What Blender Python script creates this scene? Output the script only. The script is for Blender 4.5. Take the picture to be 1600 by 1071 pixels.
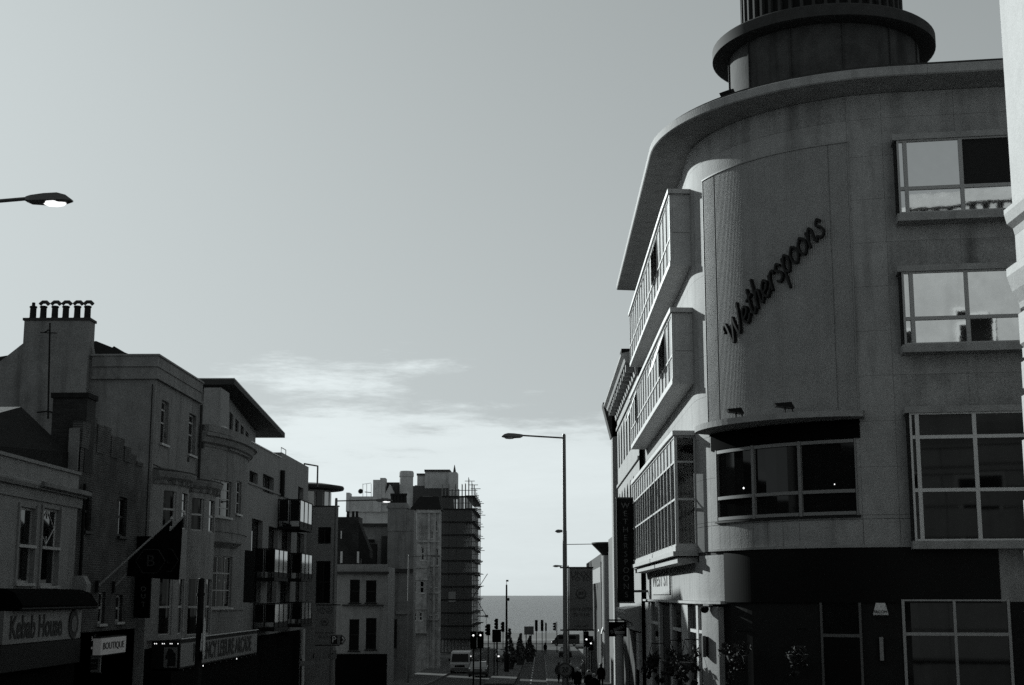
import bpy, math, random
from math import sin, cos, tan, pi, radians, sqrt, atan2
random.seed(7)
for o in list(bpy.data.objects): bpy.data.objects.remove(o)
SC = bpy.context.scene
COL = SC.collection

# ------------------------------------------------------------------ camera, sky, sun, exposure
F = 50 / 36 * 1600
TH = math.atan(395 / F)
PSI = math.atan(45 / F * cos(TH))
cam = bpy.data.cameras.new('camera'); cam.lens = 50; cam.sensor_width = 36
cam.clip_start = 0.1; cam.clip_end = 90000
camo = bpy.data.objects.new('camera', cam); COL.objects.link(camo)
camo.location = (0, 0, 0); camo.rotation_euler = (pi / 2 + TH, 0, PSI)
SC.camera = camo

SUN_AZ, SUN_EL = radians(37), radians(18)           # azimuth left of the street direction
w = bpy.data.worlds.new('World'); SC.world = w; w.use_nodes = True
nt = w.node_tree; nt.nodes.clear()
def wn(t): return nt.nodes.new(t)
out = wn('ShaderNodeOutputWorld'); bg = wn('ShaderNodeBackground')
sky = wn('ShaderNodeTexSky'); sky.sky_type = 'NISHITA'; sky.sun_disc = False
sky.sun_elevation = SUN_EL; sky.sun_rotation = -SUN_AZ; sky.dust_density = 1.5
bw = wn('ShaderNodeRGBToBW'); nt.links.new(sky.outputs[0], bw.inputs[0])
def m2(op, a, b, c=None):
    n = wn('ShaderNodeMath'); n.operation = op
    for i, x in enumerate((a, b, c)):
        if x is None: continue
        if isinstance(x, (int, float)): n.inputs[i].default_value = x
        else: nt.links.new(x, n.inputs[i])
    return n.outputs[0]
geo = wn('ShaderNodeTexCoord'); sep = wn('ShaderNodeSeparateXYZ'); nt.links.new(geo.outputs['Generated'], sep.inputs[0])
mp = wn('ShaderNodeMapping'); mp.inputs['Scale'].default_value = (2.6, 2.6, 15)
nt.links.new(geo.outputs['Generated'], mp.inputs[0])
nz = wn('ShaderNodeTexNoise'); nz.inputs['Scale'].default_value = 1.2; nz.inputs['Detail'].default_value = 8; nz.inputs['Roughness'].default_value = .68
nt.links.new(mp.outputs[0], nz.inputs['Vector'])
mr = wn('ShaderNodeMapRange'); mr.interpolation_type = 'SMOOTHSTEP'
zz = m2('MULTIPLY_ADD', nz.outputs['Fac'], -.34, sep.outputs['Z'])
nt.links.new(zz, mr.inputs['Value'])
mr.inputs['From Min'].default_value = -.035; mr.inputs['From Max'].default_value = -.082
mr.inputs['To Min'].default_value = 0; mr.inputs['To Max'].default_value = 1
# thin high haze evens the clear sky out, a veil of lit cirrus lies above the horizon
SKY_CAP, SKY_GAIN, SKY_CLOUD = 3.4, 1.56, 1.4
clear = m2('MULTIPLY', m2('DIVIDE', bw.outputs[0], m2('MULTIPLY_ADD', bw.outputs[0], 1 / SKY_CAP, 1.0)), SKY_GAIN)
wisp = m2('MULTIPLY_ADD', nz.outputs['Fac'], 1.1, .5)
veil = m2('MULTIPLY', m2('MULTIPLY', mr.outputs[0], SKY_CLOUD), wisp)
tot = m2('ADD', clear, veil)
tint = wn('ShaderNodeMixRGB'); tint.blend_type = 'MULTIPLY'; tint.inputs[0].default_value = 1
nt.links.new(tot, tint.inputs[1]); tint.inputs[2].default_value = (.905, .99, 1.0, 1)
nt.links.new(tint.outputs[0], bg.inputs[0]); bg.inputs[1].default_value = .15
nt.links.new(bg.outputs[0], out.inputs[0])

sl = bpy.data.lights.new('sun', 'SUN'); sl.energy = 5; sl.angle = radians(.5); sl.color = (.93, 1, .985)
so = bpy.data.objects.new('sun', sl); COL.objects.link(so)
so.rotation_euler = (pi / 2 - SUN_EL, 0, SUN_AZ + pi)
so.location = (-60, 80, 60)
SC.view_settings.view_transform = 'Standard'; SC.view_settings.look = 'None'
SC.view_settings.exposure = 0; SC.view_settings.gamma = 1
SC.view_settings.use_curve_mapping = False
SC.cycles.max_bounces = 6; SC.cycles.diffuse_bounces = 3; SC.cycles.transparent_max_bounces = 12
SC.cycles.use_denoising = False

# ------------------------------------------------------------------ helpers
def ray(px, py):
    a = (px - 800) / F; b = (535.5 - py) / F
    fh = cos(TH) - b * sin(TH)
    return (a * cos(PSI) - fh * sin(PSI), a * sin(PSI) + fh * cos(PSI), sin(TH) + b * cos(TH))
def ptX(px, py, X):
    r = ray(px, py); t = X / r[0]; return (X, r[1] * t, r[2] * t)
def ptY(px, py, Y):
    r = ray(px, py); t = Y / r[1]; return (r[0] * t, Y, r[2] * t)

GP = [(-60, -.2), (0, -1.7), (50, -4.2), (75, -5.7), (122, -7.3), (150, -7.9), (200, -8.6), (260, -9.2), (300, -9.45), (2000, -9.45)]
def zg(y):
    for (a, za), (b, zb) in zip(GP, GP[1:]):
        if y <= b: return za + (zb - za) * (y - a) / (b - a)
    return GP[-1][1]

MATS = {}
def mat(name, v, rough=.8, scale=0, amt=.25, bump=0, stain=0, spec=.5, metal=0, ior=1.45, emit=0, bscale=None):
    if name in MATS: return MATS[name]
    m = bpy.data.materials.new(name); m.use_nodes = True; MATS[name] = m
    t = m.node_tree; b = t.nodes['Principled BSDF']
    b.inputs['Base Color'].default_value = (v, v, v, 1); b.inputs['Roughness'].default_value = rough
    b.inputs['Metallic'].default_value = metal; b.inputs['IOR'].default_value = ior
    b.inputs['Specular IOR Level'].default_value = spec
    if emit:
        b.inputs['Emission Color'].default_value = (1, 1, 1, 1); b.inputs['Emission Strength'].default_value = emit
    m.diffuse_color = (v, v, v, 1)
    if scale or stain:
        g = t.nodes.new('ShaderNodeNewGeometry')
        val = None
        if scale:
            n = t.nodes.new('ShaderNodeTexNoise'); n.inputs['Scale'].default_value = scale; n.inputs['Detail'].default_value = 9
            n.inputs['Roughness'].default_value = .65
            t.links.new(g.outputs['Position'], n.inputs['Vector'])
            r = t.nodes.new('ShaderNodeMapRange'); r.inputs['From Min'].default_value = .3; r.inputs['From Max'].default_value = .7
            r.inputs['To Min'].default_value = v * (1 - amt); r.inputs['To Max'].default_value = v * (1 + amt)
            t.links.new(n.outputs['Fac'], r.inputs['Value']); val = r.outputs[0]
            if scale < 4:
                nf = t.nodes.new('ShaderNodeTexNoise'); nf.inputs['Scale'].default_value = scale * 16; nf.inputs['Detail'].default_value = 3; t.links.new(g.outputs['Position'], nf.inputs['Vector'])
                rf_ = t.nodes.new('ShaderNodeMapRange'); rf_.inputs['From Min'].default_value = .3; rf_.inputs['From Max'].default_value = .7; rf_.inputs['To Min'].default_value = .82; rf_.inputs['To Max'].default_value = 1.18
                t.links.new(nf.outputs['Fac'], rf_.inputs['Value']); mf = t.nodes.new('ShaderNodeMath'); mf.operation = 'MULTIPLY'; t.links.new(val, mf.inputs[0]); t.links.new(rf_.outputs[0], mf.inputs[1]); val = mf.outputs[0]
        if stain:
            mpn = t.nodes.new('ShaderNodeMapping'); mpn.inputs['Scale'].default_value = (2.3, 2.3, .22)
            t.links.new(g.outputs['Position'], mpn.inputs[0])
            n2 = t.nodes.new('ShaderNodeTexNoise'); n2.inputs['Scale'].default_value = 1; n2.inputs['Detail'].default_value = 6
            t.links.new(mpn.outputs[0], n2.inputs['Vector'])
            r2 = t.nodes.new('ShaderNodeMapRange'); r2.inputs['From Min'].default_value = .5; r2.inputs['From Max'].default_value = .75
            r2.inputs['To Min'].default_value = 1; r2.inputs['To Max'].default_value = 1 - stain
            t.links.new(n2.outputs['Fac'], r2.inputs['Value'])
            mu = t.nodes.new('ShaderNodeMath'); mu.operation = 'MULTIPLY'
            if val is not None: t.links.new(val, mu.inputs[0])
            else: mu.inputs[0].default_value = v
            t.links.new(r2.outputs[0], mu.inputs[1]); val = mu.outputs[0]
        t.links.new(val, b.inputs['Base Color'])
        if bump:
            n3 = t.nodes.new('ShaderNodeTexNoise'); n3.inputs['Scale'].default_value = bscale or scale * 6; n3.inputs['Detail'].default_value = 6
            t.links.new(g.outputs['Position'], n3.inputs['Vector'])
            bp = t.nodes.new('ShaderNodeBump'); bp.inputs['Strength'].default_value = bump; bp.inputs['Distance'].default_value = .03
            t.links.new(n3.outputs['Fac'], bp.inputs['Height']); t.links.new(bp.outputs[0], b.inputs['Normal'])
    return m
def glass_mix(name, tr, rough=.03, v=.02):
    m = bpy.data.materials.new(name); m.use_nodes = True; MATS[name] = m; t = m.node_tree
    b = t.nodes['Principled BSDF']; b.inputs['Base Color'].default_value = (v, v, v, 1); b.inputs['Roughness'].default_value = rough
    tb = t.nodes.new('ShaderNodeBsdfTransparent'); mx = t.nodes.new('ShaderNodeMixShader'); mx.inputs[0].default_value = 1 - tr
    t.links.new(tb.outputs[0], mx.inputs[1]); t.links.new(b.outputs[0], mx.inputs[2])
    t.links.new(mx.outputs[0], t.nodes['Material Output'].inputs[0]); return m
def brick_mat(name, v, vm, axis='Y', sc=1.0):
    m = bpy.data.materials.new(name); m.use_nodes = True; MATS[name] = m; t = m.node_tree
    b = t.nodes['Principled BSDF']; b.inputs['Roughness'].default_value = .9
    g = t.nodes.new('ShaderNodeNewGeometry'); s = t.nodes.new('ShaderNodeSeparateXYZ'); c = t.nodes.new('ShaderNodeCombineXYZ')
    t.links.new(g.outputs['Position'], s.inputs[0]); t.links.new(s.outputs[axis], c.inputs[0]); t.links.new(s.outputs['Z'], c.inputs[1])
    br = t.nodes.new('ShaderNodeTexBrick'); br.inputs['Scale'].default_value = 1
    br.inputs['Brick Width'].default_value = .23 * sc; br.inputs['Row Height'].default_value = .075 * sc; br.inputs['Mortar Size'].default_value = .012 * sc
    br.inputs['Color1'].default_value = (v, v, v, 1); br.inputs['Color2'].default_value = (v * .35, v * .35, v * .35, 1)
    br.inputs['Mortar'].default_value = (vm, vm, vm, 1)
    t.links.new(c.outputs[0], br.inputs['Vector'])
    n = t.nodes.new('ShaderNodeTexNoise'); n.inputs['Scale'].default_value = .9; n.inputs['Detail'].default_value = 8
    t.links.new(g.outputs['Position'], n.inputs['Vector'])
    r = t.nodes.new('ShaderNodeMapRange'); r.inputs['From Min'].default_value = .35; r.inputs['From Max'].default_value = .65; r.inputs['To Min'].default_value = .35; r.inputs['To Max'].default_value = 1.25
    t.links.new(n.outputs['Fac'], r.inputs['Value'])
    mx = t.nodes.new('ShaderNodeMixRGB'); mx.blend_type = 'MULTIPLY'; mx.inputs[0].default_value = 1
    t.links.new(br.outputs['Color'], mx.inputs[1]); t.links.new(r.outputs[0], mx.inputs[2]); t.links.new(mx.outputs[0], b.inputs['Base Color'])
    bp = t.nodes.new('ShaderNodeBump'); bp.inputs['Strength'].default_value = .8; bp.inputs['Distance'].default_value = .015; bp.invert = True
    t.links.new(br.outputs['Fac'], bp.inputs['Height']); t.links.new(bp.outputs[0], b.inputs['Normal'])
    return m

class Fr:                                   # straight wall: u along it, n out of it, z up
    def __init__(s, o, u, n): s.o, s.u, s.nn = o, u, n
    def p(s, u, n, z): return (s.o[0] + s.u[0] * u + s.nn[0] * n, s.o[1] + s.u[1] * u + s.nn[1] * n, z)
    def segs(s, a, b): return 1
    def uz(s, px, py, n=0):
        r = ray(px, py); ox = s.o[0] + s.nn[0] * n; oy = s.o[1] + s.nn[1] * n
        k = (ox * s.nn[0] + oy * s.nn[1]) / (r[0] * s.nn[0] + r[1] * s.nn[1])
        x, y = r[0] * k - ox, r[1] * k - oy
        return (x * s.u[0] + y * s.u[1], r[2] * k)
def FX(X): return Fr((X, 0), (0, 1), (1, 0))      # left-hand street front, looks to +X
def FXR(X): return Fr((X, 0), (0, -1), (-1, 0))   # right-hand street front, looks to -X
def FY(Y): return Fr((0, Y), (1, 0), (0, -1))     # wall that looks at the camera

class PubFrame:                             # street front, quarter round, then side-street front
    XW, YS, R, PE = 4.6, 42.8, 5.8, radians(82)
    def __init__(s): s.SA = s.R * s.PE
    def p(s, u, n, z):
        if u <= 0: return (s.XW - n, s.YS - u, z)
        ph = min(u / s.R, s.PE); cx, cy = s.XW + s.R, s.YS
        x, y = cx - (s.R + n) * cos(ph), cy - (s.R + n) * sin(ph)
        if u > s.SA:
            x += (u - s.SA) * sin(s.PE); y -= (u - s.SA) * cos(s.PE)
        return (x, y, z)
    def segs(s, a, b):
        lo, hi = max(min(a, b), 0), min(max(a, b), s.SA)
        return max(1, int((hi - lo) / .07) + (2 if hi > lo else 1)) if hi > lo else 1
    def uz(s, px, py, n=0):
        r = ray(px, py); best = None; pu = None
        for i in range(0, 2000):
            u = -40 + i * .03
            q = s.p(u, n, 0); g = q[0] * r[1] - q[1] * r[0]
            if pu is not None and (g > 0) != (pg > 0):
                uu = pu + (u - pu) * abs(pg) / (abs(pg) + abs(g) + 1e-12)
                q = s.p(uu, n, 0); d = sqrt(q[0] ** 2 + q[1] ** 2)
                if best is None or d < best[0]: best = (d, uu)
            pu, pg = u, g
        d, uu = best
        return (uu, r[2] * d / sqrt(r[0] ** 2 + r[1] ** 2))

class MB:
    def __init__(s): s.v, s.f = [], []
    def add(s, vs, fs):
        k = len(s.v); s.v += [tuple(v) for v in vs]; s.f += [tuple(k + i for i in f) for f in fs]; return s
    def hexa(s, a, b):                      # two quads joined
        n = len(a)
        return s.add(list(a) + list(b), [tuple(range(n))[::-1], tuple(range(n, 2 * n))] + [(i, (i + 1) % n, n + (i + 1) % n, n + i) for i in range(n)])
    def box(s, x0, x1, y0, y1, z0, z1):
        return s.hexa([(x0, y0, z0), (x1, y0, z0), (x1, y1, z0), (x0, y1, z0)], [(x0, y0, z1), (x1, y0, z1), (x1, y1, z1), (x0, y1, z1)])
    def prism(s, poly, vec):
        return s.hexa(poly, [(p[0] + vec[0], p[1] + vec[1], p[2] + vec[2]) for p in poly])
    def fbox(s, fr, u0, u1, n0, n1, z0, z1, segs=None):
        k = segs or fr.segs(u0, u1)
        us = [u0 + (u1 - u0) * i / k for i in range(k + 1)]
        vs = []
        for u in us: vs += [fr.p(u, n0, z0), fr.p(u, n1, z0), fr.p(u, n1, z1), fr.p(u, n0, z1)]
        fs = [(0, 1, 2, 3), tuple(4 * k + i for i in (3, 2, 1, 0))]
        for i in range(k):
            a = 4 * i
            for j in range(4):
                fs.append((a + j, a + 4 + j, a + 4 + (j + 1) % 4, a + (j + 1) % 4))
        return s.add(vs, fs)
    def fprof(s, fr, u0, u1, prof, segs=None):   # profile [(n, z)...] closed, run along u
        k = segs or fr.segs(u0, u1); m = len(prof)
        vs = []
        for i in range(k + 1):
            u = u0 + (u1 - u0) * i / k
            vs += [fr.p(u, n, z) for n, z in prof]
        fs = [tuple(range(m)), tuple(k * m + i for i in range(m))[::-1]]
        for i in range(k):
            for j in range(m):
                fs.append((i * m + j, i * m + m + j, i * m + m + (j + 1) % m, i * m + (j + 1) % m))
        return s.add(vs, fs)
    def wall(s, fr, u0, u1, z0, z1, ops=(), depth=.2, n=0):    # front with real openings and reveals
        us = sorted({u0, u1} | {u for o in ops for u in o[:2] if u0 < u < u1})
        zs = sorted({z0, z1} | {z for o in ops for z in o[2:4] if z0 < z < z1})
        for a, b in zip(us, us[1:]):
            run = None
            for c, d in zip(zs, zs[1:]):
                hole = any(o[0] - 1e-6 <= a and b <= o[1] + 1e-6 and o[2] - 1e-6 <= c and d <= o[3] + 1e-6 for o in ops)
                if hole: 
                    continue
                k = fr.segs(a, b)
                for i in range(k):
                    p, q = a + (b - a) * i / k, a + (b - a) * (i + 1) / k
                    s.add([fr.p(p, n, c), fr.p(q, n, c), fr.p(q, n, d), fr.p(p, n, d)], [(0, 1, 2, 3)])
        for o in ops:
            a, b, c, d = o[:4]; g = n - depth
            for q in ([(a, c), (a, d)], [(b, d), (b, c)], [(a, d), (b, d)], [(b, c), (a, c)]):
                s.add([fr.p(q[0][0], n, q[0][1]), fr.p(q[1][0], n, q[1][1]), fr.p(q[1][0], g, q[1][1]), fr.p(q[0][0], g, q[0][1])], [(0, 1, 2, 3)])
        return s
    def tube(s, pts, r, k=6, r1=None):
        n = len(pts); vs = []
        for i, p in enumerate(pts):
            a = pts[max(i - 1, 0)]; b = pts[min(i + 1, n - 1)]
            d = [b[j] - a[j] for j in range(3)]; L = sqrt(sum(x * x for x in d)) or 1; d = [x / L for x in d]
            up = (0, 0, 1) if abs(d[2]) < .9 else (0, 1, 0)
            e = (d[1] * up[2] - d[2] * up[1], d[2] * up[0] - d[0] * up[2], d[0] * up[1] - d[1] * up[0])
            L = sqrt(sum(x * x for x in e)); e = [x / L for x in e]
            g = (d[1] * e[2] - d[2] * e[1], d[2] * e[0] - d[0] * e[2], d[0] * e[1] - d[1] * e[0])
            rr = r if r1 is None else r + (r1 - r) * i / (n - 1)
            for j in range(k):
                t = 2 * pi * j / k
                vs.append(tuple(p[m] + rr * (cos(t) * e[m] + sin(t) * g[m]) for m in range(3)))
        fs = [tuple(range(k))[::-1], tuple((n - 1) * k + j for j in range(k))]
        for i in range(n - 1):
            for j in range(k): fs.append((i * k + j, i * k + (j + 1) % k, (i + 1) * k + (j + 1) % k, (i + 1) * k + j))
        return s.add(vs, fs)
    def lathe(s, cx, cy, prof, k=24, sx=1, sy=1):
        m = len(prof); vs = []
        for r, z in prof:
            for j in range(k): vs.append((cx + sx * r * cos(2 * pi * j / k), cy + sy * r * sin(2 * pi * j / k), z))
        fs = [tuple(range(k))[::-1], tuple((m - 1) * k + j for j in range(k))]
        for i in range(m - 1):
            for j in range(k): fs.append((i * k + j, i * k + (j + 1) % k, (i + 1) * k + (j + 1) % k, (i + 1) * k + j))
        return s.add(vs, fs)
    def build(s, name, m, parent=None, smooth=False, kind=None):
        o0 = origin(parent) if parent else (0, 0, 0)
        me = bpy.data.meshes.new(name)
        me.from_pydata([(a - o0[0], b - o0[1], c - o0[2]) for a, b, c in s.v], [], s.f)
        me.validate(); me.update()
        import bmesh
        bm = bmesh.new(); bm.from_mesh(me); bmesh.ops.recalc_face_normals(bm, faces=bm.faces); bm.to_mesh(me); bm.free()
        if isinstance(m, str): m = MATS[m]
        me.materials.append(m)
        if smooth:
            for p in me.polygons: p.use_smooth = True
            try: me.set_sharp_from_angle(angle=radians(35))
            except Exception: pass
        o = bpy.data.objects.new(name, me); COL.objects.link(o)
        if parent: o.parent = parent
        if kind: o['kind'] = kind
        return o
def origin(o):
    x, y, z = 0, 0, 0
    while o: x += o.location[0]; y += o.location[1]; z += o.location[2]; o = o.parent
    return (x, y, z)
def tag(o, label, cat, group=None):
    o['label'] = label; o['category'] = cat
    if group: o['group'] = group
    return o
def thing(name, label, cat, loc, group=None):
    o = bpy.data.objects.new(name, None); COL.objects.link(o); o.location = loc; o.empty_display_size = .3
    return tag(o, label, cat, group)
def structure(mb, name, m):
    o = mb.build(name, m); o['kind'] = 'structure'; return o
def copy_tree(o, parent=None, loc=None, rotz=None, label=None):
    c = o.copy(); COL.objects.link(c)
    if parent: c.parent = parent
    if loc: c.location = loc
    if rotz is not None: c.rotation_euler = (0, 0, rotz)
    if label: c['label'] = label
    for ch in list(o.children): copy_tree(ch, c)
    return c
def text_geo(body, size, ext=.01, bold=0):
    cu = bpy.data.curves.new('lettering', 'FONT'); cu.body = body; cu.size = size; cu.extrude = ext; cu.offset = bold
    cu.align_x = 'CENTER'; cu.align_y = 'CENTER'; cu.resolution_u = 3
    ob = bpy.data.objects.new('lettering', cu); COL.objects.link(ob)
    me = bpy.data.meshes.new_from_object(ob.evaluated_get(bpy.context.evaluated_depsgraph_get()))
    vs = [tuple(v.co) for v in me.vertices]; fs = [tuple(p.vertices) for p in me.polygons]
    bpy.data.objects.remove(ob); bpy.data.curves.remove(cu); bpy.data.meshes.remove(me)
    return vs, fs
def text(parent, fr, body, uc, zc, size, n, m, sx=1, sz=1, name='lettering', ext=.008, rot=0, bold=0):
    vs, fs = text_geo(body, size, ext, bold)
    mb = MB(); ca, sa = cos(rot), sin(rot)
    mb.add([fr.p(uc + (x * sx * ca - y * sz * sa), n + z, zc + (x * sx * sa + y * sz * ca)) for x, y, z in vs], fs)
    return mb.build(name, m, parent)
def op(fr, xa, yt, yb, xb, n=0):            # opening from pixels: near edge x, its top and bottom, far edge x
    u0, z1 = fr.uz(xa, yt, n); _, z0 = fr.uz(xa, yb, n)
    u1, _ = fr.uz(xb, (yt + yb) / 2, n)
    return (min(u0, u1), max(u0, u1), z0, z1)
def window(parent, fr, o, n=-.16, cols=1, rows=1, fm='frame_white', gm='glass_dark', fw=.05, sill=True, rz=None, panes=True, name='window'):
    a, b, c, d = o; mb = MB(); t = .05
    us = [a + (b - a) * i / cols for i in range(cols + 1)]
    zs = [c + (d - c) * i / rows for i in range(rows + 1)] if rz is None else [c] + [c + (d - c) * q for q in rz] + [d]
    for i, u in enumerate(us):
        h = fw / 2; lo, hi = (u, u + fw) if i == 0 else (u - fw, u) if i == cols else (u - h, u + h)
        mb.fbox(fr, lo, hi, n, n + t, c, d)
    for i, z in enumerate(zs):
        h = fw / 2; lo, hi = (z, z + fw) if i == 0 else (z - fw, z) if i == len(zs) - 1 else (z - h, z + h)
        mb.fbox(fr, a + fw, b - fw, n + .002, n + t - .003, lo, hi)
    w_ = mb.build(name, fm, parent)
    if panes:
        for i in range(cols):
            for j in range(len(zs) - 1):
                MB().fbox(fr, us[i] + .004, us[i + 1] - .004, n + .012 + .002 * ((i + j) % 2), n + .022, zs[j] + .004, zs[j + 1] - .004).build('pane', gm, w_)
    else:
        MB().fbox(fr, a + .01, b - .01, n + .012, n + .022, c + .01, d - .01).build('pane', gm, w_)
    if sill: MB().fbox(fr, a - .08, b + .08, -.02, .10, c - .09, c - .004).build('sill', fm, w_)
    return w_

# ------------------------------------------------------------------ materials (real-world grey values, a black-and-white world)
mat('stucco', .165, .85, 1.3, .2, .3, .5)
mat('stucco_pale', .21, .85, 1.6, .14, .2, .3)
mat('render_white', .2, .8, 1.1, .1, .15, .22)
mat('stone', .27, .75, 2.2, .14, .25, .42, bscale=22)
mat('stone_stained', .25, .8, 1.2, .25, .2, .62, bscale=22)
mat('stone_grey', .25, .75, 2.2, .12, .2, .3, bscale=22)
mat('joint', .05, .9)
mat('metal_panel', .42, .5, 3, .12, 0, .2)
mat('corrugated', .22, .6, 1.5, .1, 0, .15)
mat('frame_white', .5, .5)
mat('frame_grey', .3, .5)
mat('frame_dark', .012, .6, spec=.2)
mat('stone_white', .36, .7, 2.5, .1, .15, .2)
mat('glass_dark', .006, .04, spec=.28)
mat('glass_coated', .6, .03, 4.0, .03, .07, 0, metal=1.0, bscale=.9)
mat('blind_glass', .5, .25, 7, .1)
mat('glass_bright', .08, .06, ior=3.0)
glass_mix('glass_clear', .72)
glass_mix('netting', .3, .95, .06)
mat('slate', .016, .9, 4, .3, .3, 0, spec=.1)
mat('lead', .035, .8, 3, .2, spec=.2)
mat('black_gloss', .005, .45, spec=.1)
mat('black_paint', .008, .7, spec=.15)
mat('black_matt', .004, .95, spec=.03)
mat('dark_brown', .012, .7, 4, .2, spec=.15)
mat('drum_grey', .05, .8, 1.5, .35, .2, .6, spec=.2)
mat('asphalt', .05, .9, 3, .25, .3, 0, spec=.1, bscale=60)
mat('paving', .08, .9, 1.2, .2, .2, 0, spec=.1)
mat('kerb', .14, .9, 3, .15, spec=.1)
mat('road_paint', .4, .7, 6, .15)
mat('shingle', .045, .95, .3, .25)
mat('earth', .1, .95, .2, .2)
mat('steel_grey', .1, .45, metal=.4)
mat('galv', .22, .5, metal=.3)
mat('lamp_lit', .8, .3, emit=1.2)
mat('bulb', .8, .3, emit=1.5)
mat('screen_lit', .3, .4, emit=.05)
mat('sign_pale', .14, .5, 5, .12)
mat('sign_white', .5, .5, 6, .12)
mat('sign_dark', .012, .6, spec=.2)
mat('banner_grey', .13, .7, 8, .15)
mat('banner_dark', .035, .7)
mat('letter_grey', .09, .5)
mat('letter_dim', .035, .5); mat('flag_print', .016, .8)
mat('carved_stone', .3, .8, 1.5, .35, .4, .4)
mat('frame_mid', .18, .5)
mat('cloth_black', .004, .95, spec=.05)
mat('cloth_dark', .02, .9); mat('cloth_mid', .07, .9); mat('cloth_pale', .3, .9)
mat('skin', .35, .6); mat('hair_dark', .02, .5); mat('hair_rimlit', .4, .4)  # the pale hair tone paints in sunlit rims on the heads
mat('leaf', .04, .6, 9, .3); mat('leaf_dark', .02, .9, 9, .3); mat('flower', .55, .6)
mat('pot', .04, .7)
mat('car_white', .32, .4); mat('car_dark', .03, .2); mat('car_mid', .12, .25); mat('tyre', .015, .9)
mat('terracotta', .02, .9, 6, .2, spec=.1)
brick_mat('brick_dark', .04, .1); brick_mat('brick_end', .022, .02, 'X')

# ------------------------------------------------------------------ ground, road, sea
def strip(x0, x1, y0, y1, dz, th=0.0):
    ys = [y for y, _ in GP if y0 < y < y1]; ys = [y0] + ys + [y1]; mb = MB()
    for a, b in zip(ys, ys[1:]):
        q = [(x0, a, zg(a) + dz), (x1, a, zg(a) + dz), (x1, b, zg(b) + dz), (x0, b, zg(b) + dz)]
        if th: mb.hexa([(x, y, z - th) for x, y, z in q], q)
        else: mb.add(q, [(0, 1, 2, 3)])
    return mb
structure(strip(-700, 700, -60, 330, -.25), 'ground', 'earth')
structure(strip(-9.4, .6, -50, 262, 0), 'road', 'asphalt')
structure(strip(-12.6, -9.4, -50, 262, .12, .3), 'pavement', 'paving')
structure(strip(-16, -12.604, -50, 108, .12, .3), 'pavement', 'paving')
structure(strip(.6, 6, 37, 262, .12, .3), 'pavement', 'paving')
structure(strip(.45, .6, 37, 262, .13, .3), 'kerb', 'kerb')
structure(strip(-9.4, -9.25, -50, 262, .13, .3), 'kerb', 'kerb')
structure(MB().hexa([(.6, 25, zg(25) - .2), (60, 25, zg(25) - .2), (60, 37, zg(37) - .2), (.6, 37, zg(37) - .2)],
                    [(.6, 25, zg(25)), (60, 25, zg(25)), (60, 37, zg(37)), (.6, 37, zg(37))]), 'side_road', 'asphalt')
structure(strip(-300, 300, 262, 282, .02), 'seafront_road', 'asphalt')
structure(strip(-300, 300, 282, 300, .14, .3), 'promenade', 'paving')
structure(MB().add([(-900, 300, -9.5), (900, 300, -9.55), (900, 460, -11), (-900, 460, -11)], [(0, 1, 2, 3)]), 'beach', 'shingle')
m = mat('sea', .05, .3); t = m.node_tree; b = t.nodes['Principled BSDF']
g = t.nodes.new('ShaderNodeNewGeometry'); mpn = t.nodes.new('ShaderNodeMapping'); mpn.inputs['Scale'].default_value = (.05, .16, 1)
n = t.nodes.new('ShaderNodeTexNoise'); n.inputs['Scale'].default_value = 1; n.inputs['Detail'].default_value = 10; n.inputs['Roughness'].default_value = .7
bp = t.nodes.new('ShaderNodeBump'); bp.inputs['Strength'].default_value = .9; bp.inputs['Distance'].default_value = 1.2
t.links.new(g.outputs['Position'], mpn.inputs[0]); t.links.new(mpn.outputs[0], n.inputs['Vector']); t.links.new(n.outputs['Fac'], bp.inputs['Height']); t.links.new(bp.outputs[0], b.inputs['Normal'])
structure(MB().add([(-40000, 400, -10.6), (40000, 400, -10.6), (40000, 42000, -10.6), (-40000, 42000, -10.6)], [(0, 1, 2, 3)]), 'sea', 'sea')
# median island and markings
mi = MB()
for a, b in ((118, 150), (150, 200), (200, 212)):
    q = [(-4.6, a, zg(a) + .14), (-2.2, a, zg(a) + .14), (-2.2, b, zg(b) + .14), (-4.6, b, zg(b) + .14)]
    mi.hexa([(x, y, z - .3) for x, y, z in q], q)
structure(mi, 'traffic_island', 'paving')
mk = MB()
for y in range(60, 112, 6): 
    q = [(-4.45, y, zg(y) + .006), (-4.3, y, zg(y) + .006), (-4.3, y + 3, zg(y + 3) + .006), (-4.45, y + 3, zg(y + 3) + .006)]
    mk.add(q, [(0, 1, 2, 3)])
for y in range(122, 240, 7):
    q = [(-.95, y, zg(y) + .006), (-.83, y, zg(y) + .006), (-.83, y + 3, zg(y + 3) + .006), (-.95, y + 3, zg(y + 3) + .006)]
    mk.add(q, [(0, 1, 2, 3)])
for y in (97, 113): mk.add([(-4.2, y, zg(y) + .006), (.4, y, zg(y) + .006), (.4, y + .35, zg(y + .35) + .006), (-4.2, y + .35, zg(y + .35) + .006)], [(0, 1, 2, 3)])
structure(mk, 'road_markings', 'road_paint')

# ------------------------------------------------------------------ the pub with the rounded corner
PF = PubFrame()
pub = thing('corner_building', 'tall pale rounded-corner building with projecting window bands and a dark drum on its roof', 'building', (8, 48, zg(45)))
U0 = -19.7                                   # far end of the street front
U9 = PF.SA + 9                               # right-hand end, behind the near building
ZS, ZT = 1.22, 13.45                         # top of fascia, underside of cornice
uCL, _ = PF.uz(1104, 500); uCR, zz0 = PF.uz(1332, 430); uJ, _ = PF.uz(1388, 430)
_, zCT = PF.uz(1327, 223); _, zCB = PF.uz(1240, 655)
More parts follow.
